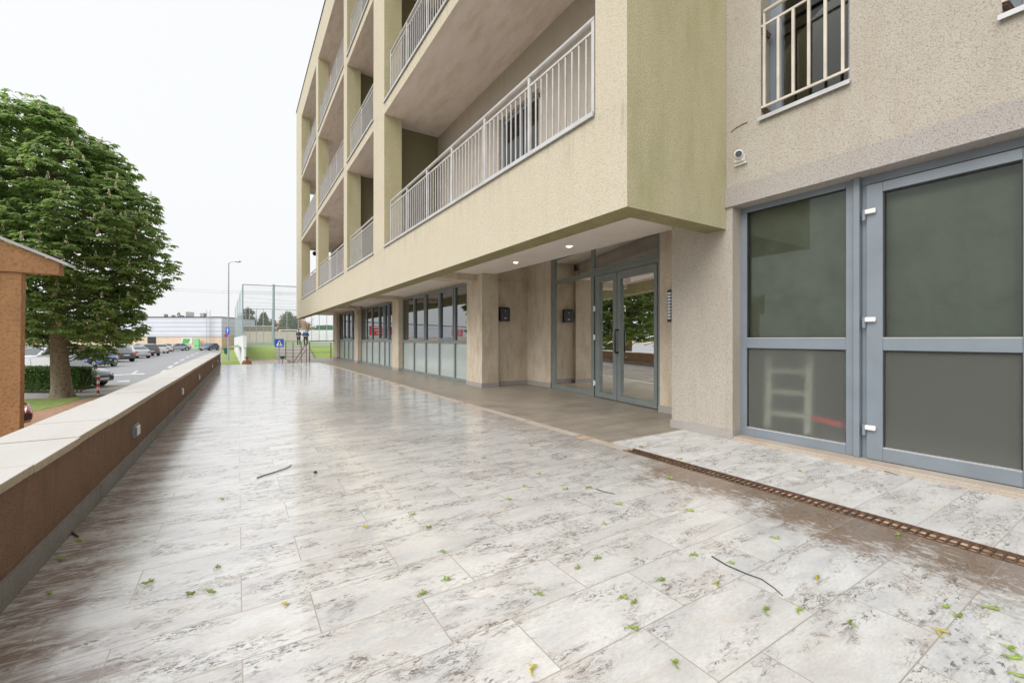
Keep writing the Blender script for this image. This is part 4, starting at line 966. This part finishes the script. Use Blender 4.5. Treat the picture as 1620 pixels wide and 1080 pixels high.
for k in range(26):
    z = rng.uniform(1.6, 8); a = k * 2.4; h = z - G0; p0 = Vector((tb.x - FY * h * .06, tb.y + FX * h * .06, z)); Rm = crownR(min(10, z + 1.2)) * .82; c0 = crownC(z)
    limb(lb_, p0, Vector((c0.x + Rm * cos(a), c0.y + Rm * sin(a), z + 1.1)), .10, .025, rng)
for (p, nr, f) in tips[::4]:
    q = p - nr * 1.0 - Vector((0, 0, .3)); lb_.tube([q, p], .015, 4, rr=[.022, .008])
lb_.build('limb', M['bark'], ct)
V, Fc = [], []; FV, FF = [], []
for (p, nr, f) in tips:
    nl = rng.randint(5, 8)
    for j in range(nl):                                   # palmate leaves around the twig end
        a = j * 2 * pi / nl + rng.uniform(-.4, .4); out_ = Vector((cos(a), sin(a), rng.uniform(-.15, .35)))
        out_ = (out_ + nr * .5).normalized()
        base = p + out_ * rng.uniform(.10, .26) + Vector((0, 0, rng.uniform(-.12, .12)))
        side = out_.cross(Vector((0, 0, 1))).normalized(); up = side.cross(out_)
        sz = rng.uniform(.75, 1.25)
        for q in range(5):
            t_ = (q - 2) * .62; d = (out_ * cos(t_) + side * sin(t_)); d.z -= .30 + .12 * abs(q - 2); d.normalize()
            L = (.27 if q == 2 else .24 if q in (1, 3) else .18) * sz; w = side * cos(t_) - out_ * sin(t_); w = w.normalized() * L * .25
            m1 = base + d * L * .62; tip = base + d * L; tip.z -= L * .22; m1.z -= L * .03
            n = len(V); V += [tuple(base), tuple(m1 + w + Vector((0, 0, .008))), tuple(tip), tuple(m1 - w + Vector((0, 0, .008)))]; Fc.append((n, n + 1, n + 2, n + 3))
    if f > .82 and rng.random() < .5 and p.z > 1.0:      # blossom candle
        o0 = p + nr * .1 + Vector((0, 0, .05))
        for q in range(38):
            h = rng.uniform(0, .26); r = .055 * (1 - h / .30); a = rng.uniform(0, 2 * pi); c0 = o0 + Vector((r * cos(a), r * sin(a), h)); d = rand_unit(rng) * .018; e = rand_unit(rng).cross(d).normalized() * .018
            n = len(FV); FV += [tuple(c0 - d), tuple(c0 + e), tuple(c0 + d), tuple(c0 - e)]; FF.append((n, n + 1, n + 2, n + 3))
b = MB(); b.v, b.f, b.m = V, Fc, [0] * len(Fc); b.build('crown', M['chestnut'], ct)
b = MB(); b.v, b.f, b.m = FV, FF, [0] * len(FF); b.build('blossom', M['flower'], ct)
# --- hedge
hd2 = thing('hedge', at(90, 622, G0), 'clipped green box hedge on thin stems behind the chestnut trunk', 'hedge')
rng = random.Random(5); pts = []
sA, sB2 = 18.3, 19.2
r0, r1 = (-30 - 810) / F * 18.6, (133 - 810) / F * 18.6
for k in range(9000):
    r = rng.uniform(r0, r1); s = rng.uniform(sA, sB2); z = rng.uniform(-1.08, -.17)
    face = rng.random()
    if face < .45: s = sA + abs(rng.gauss(0, .06))
    elif face < .7: z = -.17 - abs(rng.gauss(0, .05))
    elif face < .75: r = r1 - abs(rng.gauss(0, .06))
    p = cs(r, s, z); p.z += .05 * noise.noise(p * 1.5); pts.append((p + Vector((0, 0, 0)), None))
leafcloud('foliage', pts, .055, M['hedge'], hd2, rng, .0, 2)
b = MB(); r = r0
while r < r1 - .1:
    p = cs(r, 18.75 + rng.uniform(-.2, .2), G0); q = p + Vector((rng.uniform(-.15, .15), rng.uniform(-.15, .15), .7)); b.tube([p, q], .025, 5, rr=[.03, .012])
    b.tube([p, q + Vector((.15, .1, 0))], .02, 5); r += rng.uniform(.25, .6)
b.build('stems', M['bark'], hd2)['kind'] = 'stuff'
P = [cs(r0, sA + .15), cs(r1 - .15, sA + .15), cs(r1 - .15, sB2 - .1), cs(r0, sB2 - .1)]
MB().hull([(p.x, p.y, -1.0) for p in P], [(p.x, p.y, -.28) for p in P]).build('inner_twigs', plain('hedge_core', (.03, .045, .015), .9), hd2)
# --- far trees
def tree(u, s, vtop, w, vb, label, m, conifer=False, seed=1, dens=900, leaf=.42):
    rg = random.Random(seed); z1 = hz(vtop, s); z0 = hz(vb, s); p0 = on(u, s, FZ if s > 60 else G0)
    o = thing('tree', p0, label, 'tree', 'trees beyond the court'); W_ = w / F * s / 2; pts = []
    for k in range(dens):
        t_ = rg.random(); z = z0 + (z1 - z0) * t_
        Rm = W_ * ((1 - t_) ** .8 if conifer else math.sqrt(max(0, 1 - (2 * t_ - .9) ** 2 / 1.3)))
        a = rg.uniform(0, 2 * pi); f = math.sqrt(rg.random()) * (1 + .3 * noise.noise(Vector((cos(a) * 2, sin(a) * 2, t_ * 4 + seed))))
        p = Vector((p0.x + Rm * f * cos(a), p0.y + Rm * f * sin(a), z))
        if noise.noise(p * .6) > .25: continue
        pts.append((p, None))
    leafcloud('crown', pts, leaf, m, o, rg, .1, 3)
    b = MB(); b.tube([p0, (p0.x, p0.y, z0 + (z1 - z0) * .8)], .2, 7, rr=[.28, .06])
    for k in range(7):
        a = k * 2.4; zz = z0 + (z1 - z0) * (.05 + .09 * k); b.tube([(p0.x, p0.y, zz), (p0.x + W_ * .6 * cos(a), p0.y + W_ * .6 * sin(a), zz + W_ * .5)], .06, 5, rr=[.08, .02])
    b.build('trunk', M['bark'], o)
M['darktree'] = leafmat('dark_far_leaf', (.06, .075, .055), (.11, .125, .085), .3)
tree(391, 112, 488, 26, 520, 'dark ragged pine just right of the green net corner', M['darktree'], False, 3, 800)
tree(417, 115, 496, 26, 522, 'bushy olive green tree in the middle of the gap between the net posts', M['fartree'], True, 4, 900)
tree(405, 116, 503, 22, 522, 'low dark green tree left of the olive green tree', M['darktree'], False, 14, 500)
tree(428, 118, 506, 18, 522, 'low round tree touching the thick net post', M['darktree'], False, 9, 500)
tree(455, 108, 495, 24, 524, 'round green tree right of the orange roofed house', M['fartree'], False, 5, 900)
tree(467, 112, 502, 14, 522, 'narrow green tree half hidden by the corner of the yellow building', M['fartree'], False, 6, 500)
tree(447, 104, 517, 24, 527, 'low reddish shrub mass in front of the round green tree', leafmat('reddish_leaf', (.14, .09, .06), (.24, .16, .10), .2), False, 7, 500, .3)
tree(366, 150, 508, 14, 520, 'small dark green tree above the red fascia of the corner shop', M['darktree'], False, 8, 400)
tree(500, 107, 516, 22, 527, 'low olive shrub under the overhang of the yellow building', M['fartree'], False, 12, 500, .3)
tree(520, 109, 516, 22, 526, 'low olive shrub beside the last arcade column', M['fartree'], False, 13, 500, .3)
# bare tree
bt = thing('bare_tree', on(486.5, 60, FZ), 'bare dark branched tree under the overhang behind the two standing people', 'tree'); rg = random.Random(4)
b = MB(); p0 = on(486.5, 60, FZ); top = on(486.5, 60, hz(519, 60)); b.tube([p0, top], .1, 6, rr=[.13, .07])
for k in range(22):
    a = rg.uniform(-1.2, 1.2); L = rg.uniform(.6, 1.7); r = Vector((FY, -FX, 0)); q = top.lerp(p0, rg.uniform(0, .25)); e = q + r * sin(a) * L + Vector((0, rg.uniform(-.5, .5), cos(a) * L)); b.tube([q, q.lerp(e, .5) + Vector((0, 0, .1)), e], .03, 4, rr=[.035, .025, .01])
    e2 = e + rand_unit(rg) * .5; b.tube([q.lerp(e, .6), e2], .012, 3)
b.build('branches', M['bark'], bt)

# ================================================================== ORANGE CANOPY POST
Yk = 6.0
def ky(u, v, y=Yk):
    s = (u - 810) / F; dx = FX + s * FY; dy = FY - s * FX; t_ = y / dy; return Vector((t_ * dx, y, EYE + (536 - v) / F * t_))
kp = thing('canopy_gable', ky(10, 700), 'orange stucco gable post with a small pitched metal roof just outside the low wall', 'gable post')
xr0, xr1 = ky(34.5, 432).x, ky(30.5, 680).x
xl = ky(-80, 500).x; zb = ky(60, 432.2).z; D = .10
b = MB(); b.hull([(xl, Yk, G0), (xr1 - .01, Yk, G0), (xr1 - .01, Yk + D, G0), (xl, Yk + D, G0)], [(xl, Yk, zb - .001), (xr0, Yk, zb - .001), (xr0, Yk + D, zb - .001), (xl, Yk + D, zb - .001)]); b.build('post', M['orange'], kp, bevel=.004)
e0, e1 = ky(-90, 345), ky(94.5, 416.5); xb = ky(94.2, 432).x
b = MB(); F0 = [(xl - .2, Yk - .02, zb), (xb, Yk - .02, zb), (xb, Yk - .02, e1.z), (xl - .2, Yk - .02, e1.z + (e1.x - xl + .2) * (e0.z - e1.z) / (e1.x - e0.x))]
b.hull(F0, [(x, Yk + D + .02, z) for x, y, z in F0]); b.build('gable_board', M['orange'], kp)
k0, k1 = ky(-90, 342), ky(110.5, 421); sl_ = (k0.z - k1.z) / (k1.x - k0.x)
b = MB(); F0 = [(k1.x, Yk - .06, k1.z - .006), (k1.x, Yk - .06, k1.z + .022), (k0.x, Yk - .06, k0.z + .026), (k0.x, Yk - .06, k0.z - .004)]
b.hull(F0, [(x, Yk + D + .08, z) for x, y, z in F0]); b.build('metal_roof', M['sillm'], kp)
b = MB(); p = ky(90, 410); b.tube([p + Vector((-.02, -.03, .03)), p + Vector((.06, -.03, .01))], .008, 6); b.build('clip', M['rust'], kp)

# ================================================================== CARS
def car(label, pos, ang_, col, kind='sedan', metal=.3):
    o = thing('parked_car', (pos.x, pos.y, G0), label, 'car', 'cars in the car park', ang_)
    pm = plain('paint_' + kind, col, .28, metal, .03, 1, coat=1)
    if kind == 'sedan':
        L, St = 4.5, [(-2.25, .42, .74, .66), (-2.2, .30, .88, .78), (-2.0, .24, .98, .84), (-1.5, .22, .97, .88), (-.6, .2, .93, .9), (.5, .2, .91, .9), (1.0, .2, .89, .89), (1.5, .22, .82, .87), (1.95, .24, .73, .83), (2.15, .26, .64, .76), (2.25, .34, .54, .62)]
        GH = [(-1.95, .97), (-1.15, 1.40), (.20, 1.43), (1.12, .90)]
    elif kind == 'suv':
        L, St = 4.5, [(-2.25, .5, .95, .72), (-2.2, .34, 1.05, .84), (-1.9, .28, 1.08, .9), (-.6, .26, 1.06, .92), (.5, .26, 1.04, .92), (1.05, .26, 1.02, .91), (1.6, .28, .96, .89), (2.0, .3, .88, .85), (2.18, .32, .76, .77), (2.25, .42, .62, .66)]
        GH = [(-2.15, 1.06), (-1.75, 1.58), (.15, 1.64), (1.05, 1.03)]
    else:
        L, St = 4.0, [(-2.0, .45, .85, .66), (-1.96, .3, .95, .8), (-1.7, .24, .98, .86), (-.6, .2, .95, .88), (.5, .2, .93, .88), (.9, .2, .91, .87), (1.35, .22, .86, .86), (1.72, .24, .76, .8), (1.9, .26, .66, .72), (1.98, .34, .54, .6)]
        GH = [(-1.9, .98), (-1.5, 1.44), (.15, 1.48), (1.05, .92)]
    b = MB(); V = []; n = 0
    for (x, zl, zt, w) in St:
        half = [(0, zl), (w * .9, zl), (w, zl + .1), (w * 1.01, (zl + zt) / 2), (w * .965, zt - .06), (w * .86, zt), (0, zt + .025)]
        ring = [(x, y, z) for y, z in half] + [(x, -y, z) for y, z in half[-2:0:-1]]
        n = len(ring); V += ring
    Fc = [(i * n + j, i * n + (j + 1) % n, (i + 1) * n + (j + 1) % n, (i + 1) * n + j) for i in range(len(St) - 1) for j in range(n)]
    Fc += [tuple(range(n)), tuple(reversed([(len(St) - 1) * n + j for j in range(n)]))]
    b.add(V, [tuple(reversed(f)) for f in Fc]); body = b.build('body', pm, o, local=True, smooth=True)
    es = body.modifiers.new('edges', 'EDGE_SPLIT'); es.split_angle = R(40)
    wb = .80 if kind != 'suv' else .84; wt = .58 if kind != 'suv' else .66
    (xa, za), (xb_, zb_), (xc, zc), (xd, zd) = GH
    B0 = [(xa, -wb, za), (xd, -wb, zd), (xd, wb, zd), (xa, wb, za)]; T0 = [(xb_, -wt, zb_), (xc, -wt, zc), (xc, wt, zc), (xb_, wt, zb_)]
    MB().hull(B0, T0).build('cabin', pm, o, local=True, bevel=.05)
    def lerp3(a, c, t_): return Vector(a).lerp(Vector(c), t_)
    def pane(q, nm, off=.012):
        q = [Vector(k) for k in q]; nr = (q[1] - q[0]).cross(q[3] - q[0]).normalized(); cen = sum(q, Vector()) / 4
        if nr.dot(cen - Vector((0, 0, .9))) < 0: nr = -nr
        b = MB(); A = [k + nr * .002 for k in q]; C = [k + nr * off for k in q]
        b.hull(A, C); b.build(nm, M['carglass'], o, local=True)
    def inset(q, a, c):  # q: bl br tr tl
        bl, br_, tr_, tl = q; f = lambda u, v: lerp3(lerp3(bl, br_, u), lerp3(tl, tr_, u), v)
        return [f(a[0], c[0]), f(a[1], c[0]), f(a[1], c[1]), f(a[0], c[1])]
    pane(inset((B0[1], B0[2], T0[2], T0[1]), (.06, .94), (.05, .93)), 'windscreen')
    pane(inset((B0[3], B0[0], T0[0], T0[3]), (.08, .92), (.15, .92)), 'rear_window')
    for sgn in (0, 1):
        q = (B0[0], B0[1], T0[1], T0[0]) if sgn == 0 else (B0[3], B0[2], T0[2], T0[3])
        pane(inset(q, (.12, .50), (.08, .9)), 'side_window'); pane(inset(q, (.53, .90), (.08, .9)), 'side_window')
    wr = .33 if kind != 'suv' else .37; xw_ = L / 2 - .88; yw = (.81 if kind != 'suv' else .84)
    for x in (-xw_ - .05, xw_ - .0):
        for sg_ in (-1, 1):
            a = MB(); a.tube([(x, sg_ * (yw + .06), wr + .02), (x, sg_ * (yw + .125), wr + .02)], wr + .05, 22); a.build('wheel_arch', M['gasket'], o, local=True)
            t_ = MB(); t_.tube([(x, sg_ * (yw - .08), wr), (x, sg_ * (yw + .11), wr), (x, sg_ * (yw + .135), wr)], wr, 22, rr=[wr, wr, wr - .03]); w_ = t_.build('wheel', M['tyre'], o, local=True)
            r_ = MB(); r_.tube([(x, sg_ * (yw + .10), wr), (x, sg_ * (yw + .138), wr)], wr * .66, 20)
            for k in range(5):
                an = k * 2 * pi / 5; p = Vector((x, sg_ * (yw + .146), wr)); r_.bar(p, p + Vector((cos(an), 0, sin(an))) * wr * .62, .05, .03)
            r_.build('rim', M['rim'], w_, local=True)
    zt_f = St[-3][2]; zt_r = St[1][2]; xf = L / 2; 
    for sg_ in (-1, 1):
        b = MB(); w = St[-2][3]; b.hull([(St[-2][0] + .03, sg_ * w * .55, zt_f - .22), (St[-2][0] + .04, sg_ * w * .62, zt_f - .12), (St[-3][0], sg_ * St[-3][3] * 1.0, zt_f - .07), (St[-3][0] + .05, sg_ * St[-3][3] * 1.01, zt_f - .20)],
              [(St[-2][0] + .10, sg_ * w * .55, zt_f - .23), (St[-2][0] + .07, sg_ * w * .62, zt_f - .11), (St[-3][0], sg_ * (St[-3][3] * 1.0 + .015), zt_f - .06), (St[-3][0] + .05, sg_ * (St[-3][3] * 1.01 + .02), zt_f - .20)]); b.build('headlight', M['clear'], o, local=True)
        b = MB(); w = St[1][3]; b.box(St[0][0] - .01, St[2][0] - .05, min(sg_ * w * .62, sg_ * (w + .045)), max(sg_ * w * .62, sg_ * (w + .045)), zt_r - .22, zt_r - .06); b.build('tail_light', M['red'], o, local=True, bevel=.02)
        b = MB(); b.box(xd - .28, xd - .12, min(sg_ * .88, sg_ * 1.02), max(sg_ * .88, sg_ * 1.02), zd + .02, zd + .14); b.build('mirror', pm, o, local=True, bevel=.03)
    b = MB(); b.box(xf - .02, xf + .012, -.55, .55, .34, .50); b.build('grille', M['gasket'], o, local=True, bevel=.02)
    MB().box(-xf - .02, -xf + .01, -.26, .26, .62, .73).build('number_plate', M['plate'], o, local=True); MB().box(xf + .013, xf + .02, -.26, .26, .36, .46).build('number_plate', M['plate'], o, local=True)
    return o
def heading(deg): return R(90 - YAW) + R(deg)   # 0 = nose pointing straight ahead of the viewer, 90 = nose to the left, 180 = nose at the viewer
def cpos(u, v): return at(u, v, G0)
car('blue sedan with dark grille facing the viewer right of the chestnut trunk', cpos(143, 581), heading(196), (.16, .16, .62), 'sedan')
car('dark grey sedan with its tail to the road, right of the blue sedan', cpos(180, 571.5), heading(68), (.045, .05, .06), 'sedan')
car('silver sedan with red tail lamps just beyond the dark grey sedan', cpos(212, 566), heading(62), (.50, .52, .54), 'sedan')
car('dark grey estate with light rims beyond the silver sedan', cpos(233, 562.5), heading(52), (.10, .11, .12), 'suv')
car('white hatchback beyond the dark grey estate', cpos(252, 558.5), heading(50), (.70, .70, .70), 'hatch', 0)
car('white car second from the far end of the parked row', cpos(263, 555.8), heading(45), (.66, .67, .68), 'hatch', 0)
car('silver car parked against the peach wall at the end of the row', cpos(279, 554.6), heading(150), (.40, .43, .48), 'sedan')
car('navy blue car seen from the front below the roof ladder', cpos(331.5, 554.0), heading(183), (.08, .12, .22), 'hatch')
car('white van-like car behind the hedge left of the trunk', cpos(62, 583), heading(184), (.72, .73, .74), 'suv', 0)
car('dark car with its bonnet poking out behind the right end of the hedge', cpos(92, 613), heading(-84), (.035, .045, .05), 'hatch')
car('red car partly hidden behind the chestnut trunk', cpos(112, 573), heading(200), (.50, .05, .05), 'hatch')
car('pale green car in the back row left of the trunk', cpos(48, 567), heading(185), (.42, .50, .30), 'hatch', 0)
car('white car in the back row just left of the chestnut trunk', cpos(74, 566), heading(180), (.7, .7, .7), 'suv', 0)
car('silver car in the back row between trunk and blue sedan', cpos(150, 562), heading(180), (.5, .52, .55), 'sedan')
car('white car in the back row under the lowest chestnut leaves', cpos(186, 560.5), heading(180), (.68, .68, .68), 'hatch', 0)
car('grey car in the back row near the loading door', cpos(222, 556), heading(180), (.3, .31, .33), 'hatch')
pr = on(37, 9.6, 0); car('red hatchback parked low beyond the wall, its nose beside the orange post', cs(-13.6, 9.7), heading(-80), (.42, .03, .035), 'hatch')

# ================================================================== PEOPLE
def person(pos, face, label, coat, legs, pose, hooded=None):
    o = thing('person', pos, label, 'person'); skin = M['skin']
    rot = Matrix.Rotation(face, 4, 'Z')
    J = dict(pelvis=(0, 0, .95), chest=(0, 0, 1.28), neck=(0, 0, 1.47), chin=(.02, 0, 1.53), head=(.01, 0, 1.64), crown=(0, 0, 1.72),
             lh=(0, .10, .90), lk=(.03, .11, .48), la=(0, .11, .08), lt=(.15, .12, .03), rh=(0, -.10, .90), rk=(.05, -.11, .48), ra=(.03, -.11, .08), rt=(.18, -.12, .03),
             ls=(0, .19, 1.40), le=(0, .25, 1.13), lw=(.12, .2, .92), rs=(0, -.19, 1.40), re=(0, -.25, 1.13), rw=(.12, -.2, .92)); J.update(pose)
    def skinned(name, joints, edges, rad, mat, sub=2):
        me = bpy.data.meshes.new(name); ks = list(joints); me.from_pydata([tuple(rot @ Vector(joints[k])) for k in ks], [(ks.index(a), ks.index(c)) for a, c in edges], [])
        me.materials.append(mat); ob = bpy.data.objects.new(name, me); COL.objects.link(ob); ob.parent = o
        md = ob.modifiers.new('skin', 'SKIN'); md.use_smooth_shade = True
        if not me.skin_vertices: 
            bm = bmesh.new(); bm.from_mesh(me); bm.verts.layers.skin.verify(); bm.to_mesh(me); bm.free()
        for i, k in enumerate(ks): me.skin_vertices[0].data[i].radius = (rad[k], rad[k] * (1.15 if k in ('head',) else 1)); me.skin_vertices[0].data[i].use_root = (i == 0)
        ob.modifiers.new('sub', 'SUBSURF').levels = sub; ob.modifiers['sub'].render_levels = sub; return ob
    jb = dict(J); E = [('pelvis', 'chest'), ('chest', 'neck'), ('neck', 'chin'), ('chin', 'head'), ('head', 'crown'), ('pelvis', 'lh'), ('lh', 'lk'), ('lk', 'la'), ('la', 'lt'), ('pelvis', 'rh'), ('rh', 'rk'), ('rk', 'ra'), ('ra', 'rt'),
                      ('chest', 'ls'), ('ls', 'le'), ('le', 'lw'), ('chest', 'rs'), ('rs', 're'), ('re', 'rw')]
    rad = dict(pelvis=.13, chest=.14, neck=.055, chin=.07, head=.095, crown=.05, lh=.09, rh=.09, lk=.055, rk=.055, la=.04, ra=.04, lt=.035, rt=.035, ls=.06, rs=.06, le=.042, re=.042, lw=.03, rw=.03)
    for w in ('lw', 'rw'):
        p = Vector(J[w]); e = Vector(J[w[0] + 'e']); d = (p - e).normalized(); sd_ = d.cross(Vector((1, 0, 0))).normalized()
        jb[w + 'p'] = tuple(p + d * .05); rad[w + 'p'] = .03; E.append((w, w + 'p'))
        for k in range(4):
            f1 = p + d * .10 + sd_ * (k - 1.5) * .02; f2 = f1 + d * (.06 + .01 * (k in (1, 2))) + Vector((.015, 0, 0)); jb[w + str(k)] = tuple(f1); jb[w + str(k) + 't'] = tuple(f2); rad[w + str(k)] = .009; rad[w + str(k) + 't'] = .008; E += [(w + 'p', w + str(k)), (w + str(k), w + str(k) + 't')]
        f1 = p + d * .05 + sd_ * .045; jb[w + 'th'] = tuple(f1 + d * .03); rad[w + 'th'] = .01; E.append((w + 'p', w + 'th'))
    skinned('body', jb, E, rad, skin)
    c = {k: J[k] for k in ('pelvis', 'chest', 'neck', 'ls', 'le', 'lw', 'rs', 're', 'rw')}
    skinned('jacket', c, [('pelvis', 'chest'), ('chest', 'neck'), ('chest', 'ls'), ('ls', 'le'), ('le', 'lw'), ('chest', 'rs'), ('rs', 're'), ('re', 'rw')], dict(pelvis=.17, chest=.19, neck=.08, ls=.085, rs=.085, le=.065, re=.065, lw=.05, rw=.05), coat)
    c = {k: J[k] for k in ('pelvis', 'lh', 'lk', 'la', 'rh', 'rk', 'ra')}
    skinned('trousers', c, [('pelvis', 'lh'), ('lh', 'lk'), ('lk', 'la'), ('pelvis', 'rh'), ('rh', 'rk'), ('rk', 'ra')], dict(pelvis=.15, lh=.11, rh=.11, lk=.08, rk=.08, la=.06, ra=.06), legs)
    h = Vector(J['head']); c = {'a': tuple(h + Vector((-.03, 0, -.03))), 'b': tuple(h + Vector((-.015, 0, .06)))}
    skinned('hood' if hooded else 'hair', c, [('a', 'b')], dict(a=.115, b=.10), hooded or M['hair'])
    hd_ = rot @ (h + Vector((.105, 0, 0)))
    b = MB(); n0 = rot @ Vector((1, 0, 0)); sdv = rot @ Vector((0, 1, 0))
    b.tube([hd_ + n0 * -.01, hd_ + n0 * .02 - Vector((0, 0, .02))], .012, 6); b.build('nose', skin, o, local=True)
    b = MB()
    for k in (-1, 1): b.tube([hd_ + sdv * .033 * k + Vector((0, 0, .02)) - n0 * .02, hd_ + sdv * .033 * k + Vector((0, 0, .02))], .008, 6)
    b.tube([hd_ + sdv * .02 - Vector((0, 0, .055)) - n0 * .008, hd_ - sdv * .02 - Vector((0, 0, .055)) - n0 * .008], .006, 5); b.build('face', M['hair'], o, local=True)
    return o
M['skin'] = plain('skin', (.45, .28, .2), .6); M['hair'] = plain('dark_hair', (.035, .028, .022), .7)
away = R(90 - YAW)
person(on(472.4, 47.4, .35 + .0), away, 'person in a dark jacket and grey trousers standing at the court net, hands together', plain('dark_jacket', (.07, .05, .05), .8), plain('grey_trousers', (.06, .06, .06), .8),
       dict(lw=(.22, .08, 1.12), rw=(.22, -.08, 1.14), le=(.05, .26, 1.13), re=(.05, -.26, 1.13)))
person(on(483.4, 46.6, .32), away + .4, 'person in a navy jacket leaning forward with bent arms beside the net post', plain('navy_jacket', (.03, .05, .14), .8), plain('black_trousers', (.03, .03, .035), .8),
       dict(chest=(.08, 0, 1.26), neck=(.16, 0, 1.42), chin=(.2, 0, 1.47), head=(.22, 0, 1.56), crown=(.22, 0, 1.64), ls=(.1, .19, 1.36), rs=(.1, -.19, 1.36), le=(.1, .32, 1.12), re=(.1, -.32, 1.12), lw=(.28, .14, 1.1), rw=(.28, -.14, 1.1)))
person(on(390.6, 24.2, hz(562, 24.2) - 1.76), away, 'person seen from behind in an orange brown jacket and dark hood below the terrace end', plain('orange_jacket', (.42, .17, .07), .8), plain('blue_trousers', (.06, .07, .12), .8),
       dict(), plain('grey_hood', (.10, .10, .12), .9))

# ================================================================== DEBRIS ON THE TILES
rng = random.Random(9)
D7 = [(345, 160), (770, 165), (920, 212), (1055, 232), (880, 287), (370, 270), (320, 318), (258, 368), (480, 330), (565, 323), (683, 388), (630, 465), (960, 415), (600, 598), (525, 637), (975, 585), (850, 685), (1065, 698), (20, 682), (378, 738), (700, 750), (745, 770), (740, 870), (345, 1030), (900, 1005)]
D8 = [(405, 258), (855, 282), (790, 508), (310, 520), (470, 675), (600, 850), (270, 800), (400, 800), (975, 790), (1030, 825), (945, 885), (1150, 795), (1220, 950), (1240, 990), (1262, 1060), (140, 618)]
D6 = [(785, 570), (995, 572), (940, 528), (1040, 652), (1050, 743), (972, 790), (520, 825), (205, 792), (275, 785), (300, 703), (70, 755), (315, 478)]
D5 = [(320, 762), (245, 840), (200, 975)]
px = [(700 + .4075 * a, 640 + .4075 * c, 'p') for a, c in D7] + [(1100 + .4075 * a, 640 + .4075 * c, 'p') for a, c in D8] + [(200 + .4815 * a, 560 + .4815 * c, 'p') for a, c in D6] + [(.3888 * a, 560 + .3888 * c, 'p') for a, c in D5]
def area(u, v, p):
    if p.x > 3.2: return 'on the strip beside the shop front'
    if p.x > 2.2: return 'near the rusty drain channel'
    if u < 130: return 'in brown dirt by the low wall'
    if u < 480: return 'on bright reflecting tiles at left'
    if v > 960: return 'on the nearest tiles'
    if v > 860: return 'on near tiles mid terrace'
    return 'on farther tiles mid terrace'
for i, (u, v, _) in enumerate(px):
    p = at(u, v, .0); big = 1.0
    b = MB(); a = rng.uniform(-.9, .9) + R(-20); L = rng.uniform(.012, .030); c = Vector((p.x, p.y, .004))
    pts = []; k = rng.uniform(-1.4, 1.4)
    for j in range(6):
        t_ = j / 5 - .5; pts.append(c + Vector((cos(a + k * t_), sin(a + k * t_), 0)) * t_ * 2 * L + Vector((0, 0, .002 + .004 * abs(sin(j * 1.7)))))
    b.tube(pts, .004, 6, rr=[.001, .0035, .005, .0042, .0055, .0012])
    d = Vector((cos(a + 1.4), sin(a + 1.4), 0)); q = pts[rng.randint(1, 4)]; w = Vector((-d.y, d.x, 0)) * .005; e = q + d * rng.uniform(.012, .024) + Vector((0, 0, .003))
    b.add([q, q.lerp(e, .5) + w + Vector((0, 0, .003)), e, q.lerp(e, .5) - w + Vector((0, 0, .003))], [(0, 1, 2, 3)])
    q = pts[0]; d = Vector((cos(a - 2), sin(a - 2), 0)); w = Vector((-d.y, d.x, 0)) * .004; e = q + d * .014
    b.add([q, q.lerp(e, .5) + w + Vector((0, 0, .002)), e, q.lerp(e, .5) - w + Vector((0, 0, .002))], [(0, 1, 2, 3)])
    col = 'yellowed' if i % 6 == 5 else 'bright green'
    o = b.build('fallen_seed', M['leafyellow'] if i % 6 == 5 else M['leafgreen'], smooth=False)
    tag(o, f'{col} fallen seed sprig {area(u, v, p)}', 'seed sprig', 'fallen seed sprigs on the tiles')
def stick(pxs, r, label):
    b = MB(); P = [at(u, v, 0) + Vector((0, 0, r + .001)) for u, v in pxs]; b.tube(P, r, 6, rr=[r * (1 - .5 * i / len(P)) for i in range(len(P))]); tag(b.build('twig', M['twig']), label, 'twig', 'twigs on the tiles')
stick([(406.5, 756.5), (418, 752.5), (434, 747.5), (450, 742.5), (457, 739), (461, 735.5)], .0045, 'thin curved dark twig on the bright wet tiles left of centre')
stick([(1126, 880.5), (1150, 895), (1180, 908), (1205, 917), (1225, 931), (1238, 943)], .003, 'long thin dark twig on the near tiles at the right')
stick([(943, 774), (955, 778), (973, 782)], .003, 'short thin twig on the tiles below the entrance')
stick([(1374, 737), (1395, 744), (1420, 752)], .003, 'thin dark twig along the threshold of the glazed shop door')
stick([(112, 842), (118, 846), (124, 850)], .005, 'tiny twig at the foot of the brown wall')
p = at(499, 748.5, 0); bm = bmesh.new(); bmesh.ops.create_icosphere(bm, subdivisions=2, radius=.014)
for v in bm.verts: v.co = v.co * (1 + .25 * noise.noise(v.co * 90)); v.co.z *= .7
me = bpy.data.meshes.new('dirt_clod'); bm.to_mesh(me); bm.free(); me.materials.append(M['twig']); o = bpy.data.objects.new('dirt_clod', me); COL.objects.link(o); o.location = (p.x, p.y, .011)
tag(o, 'small round brown clod on the tiles right of the curved twig', 'clod')
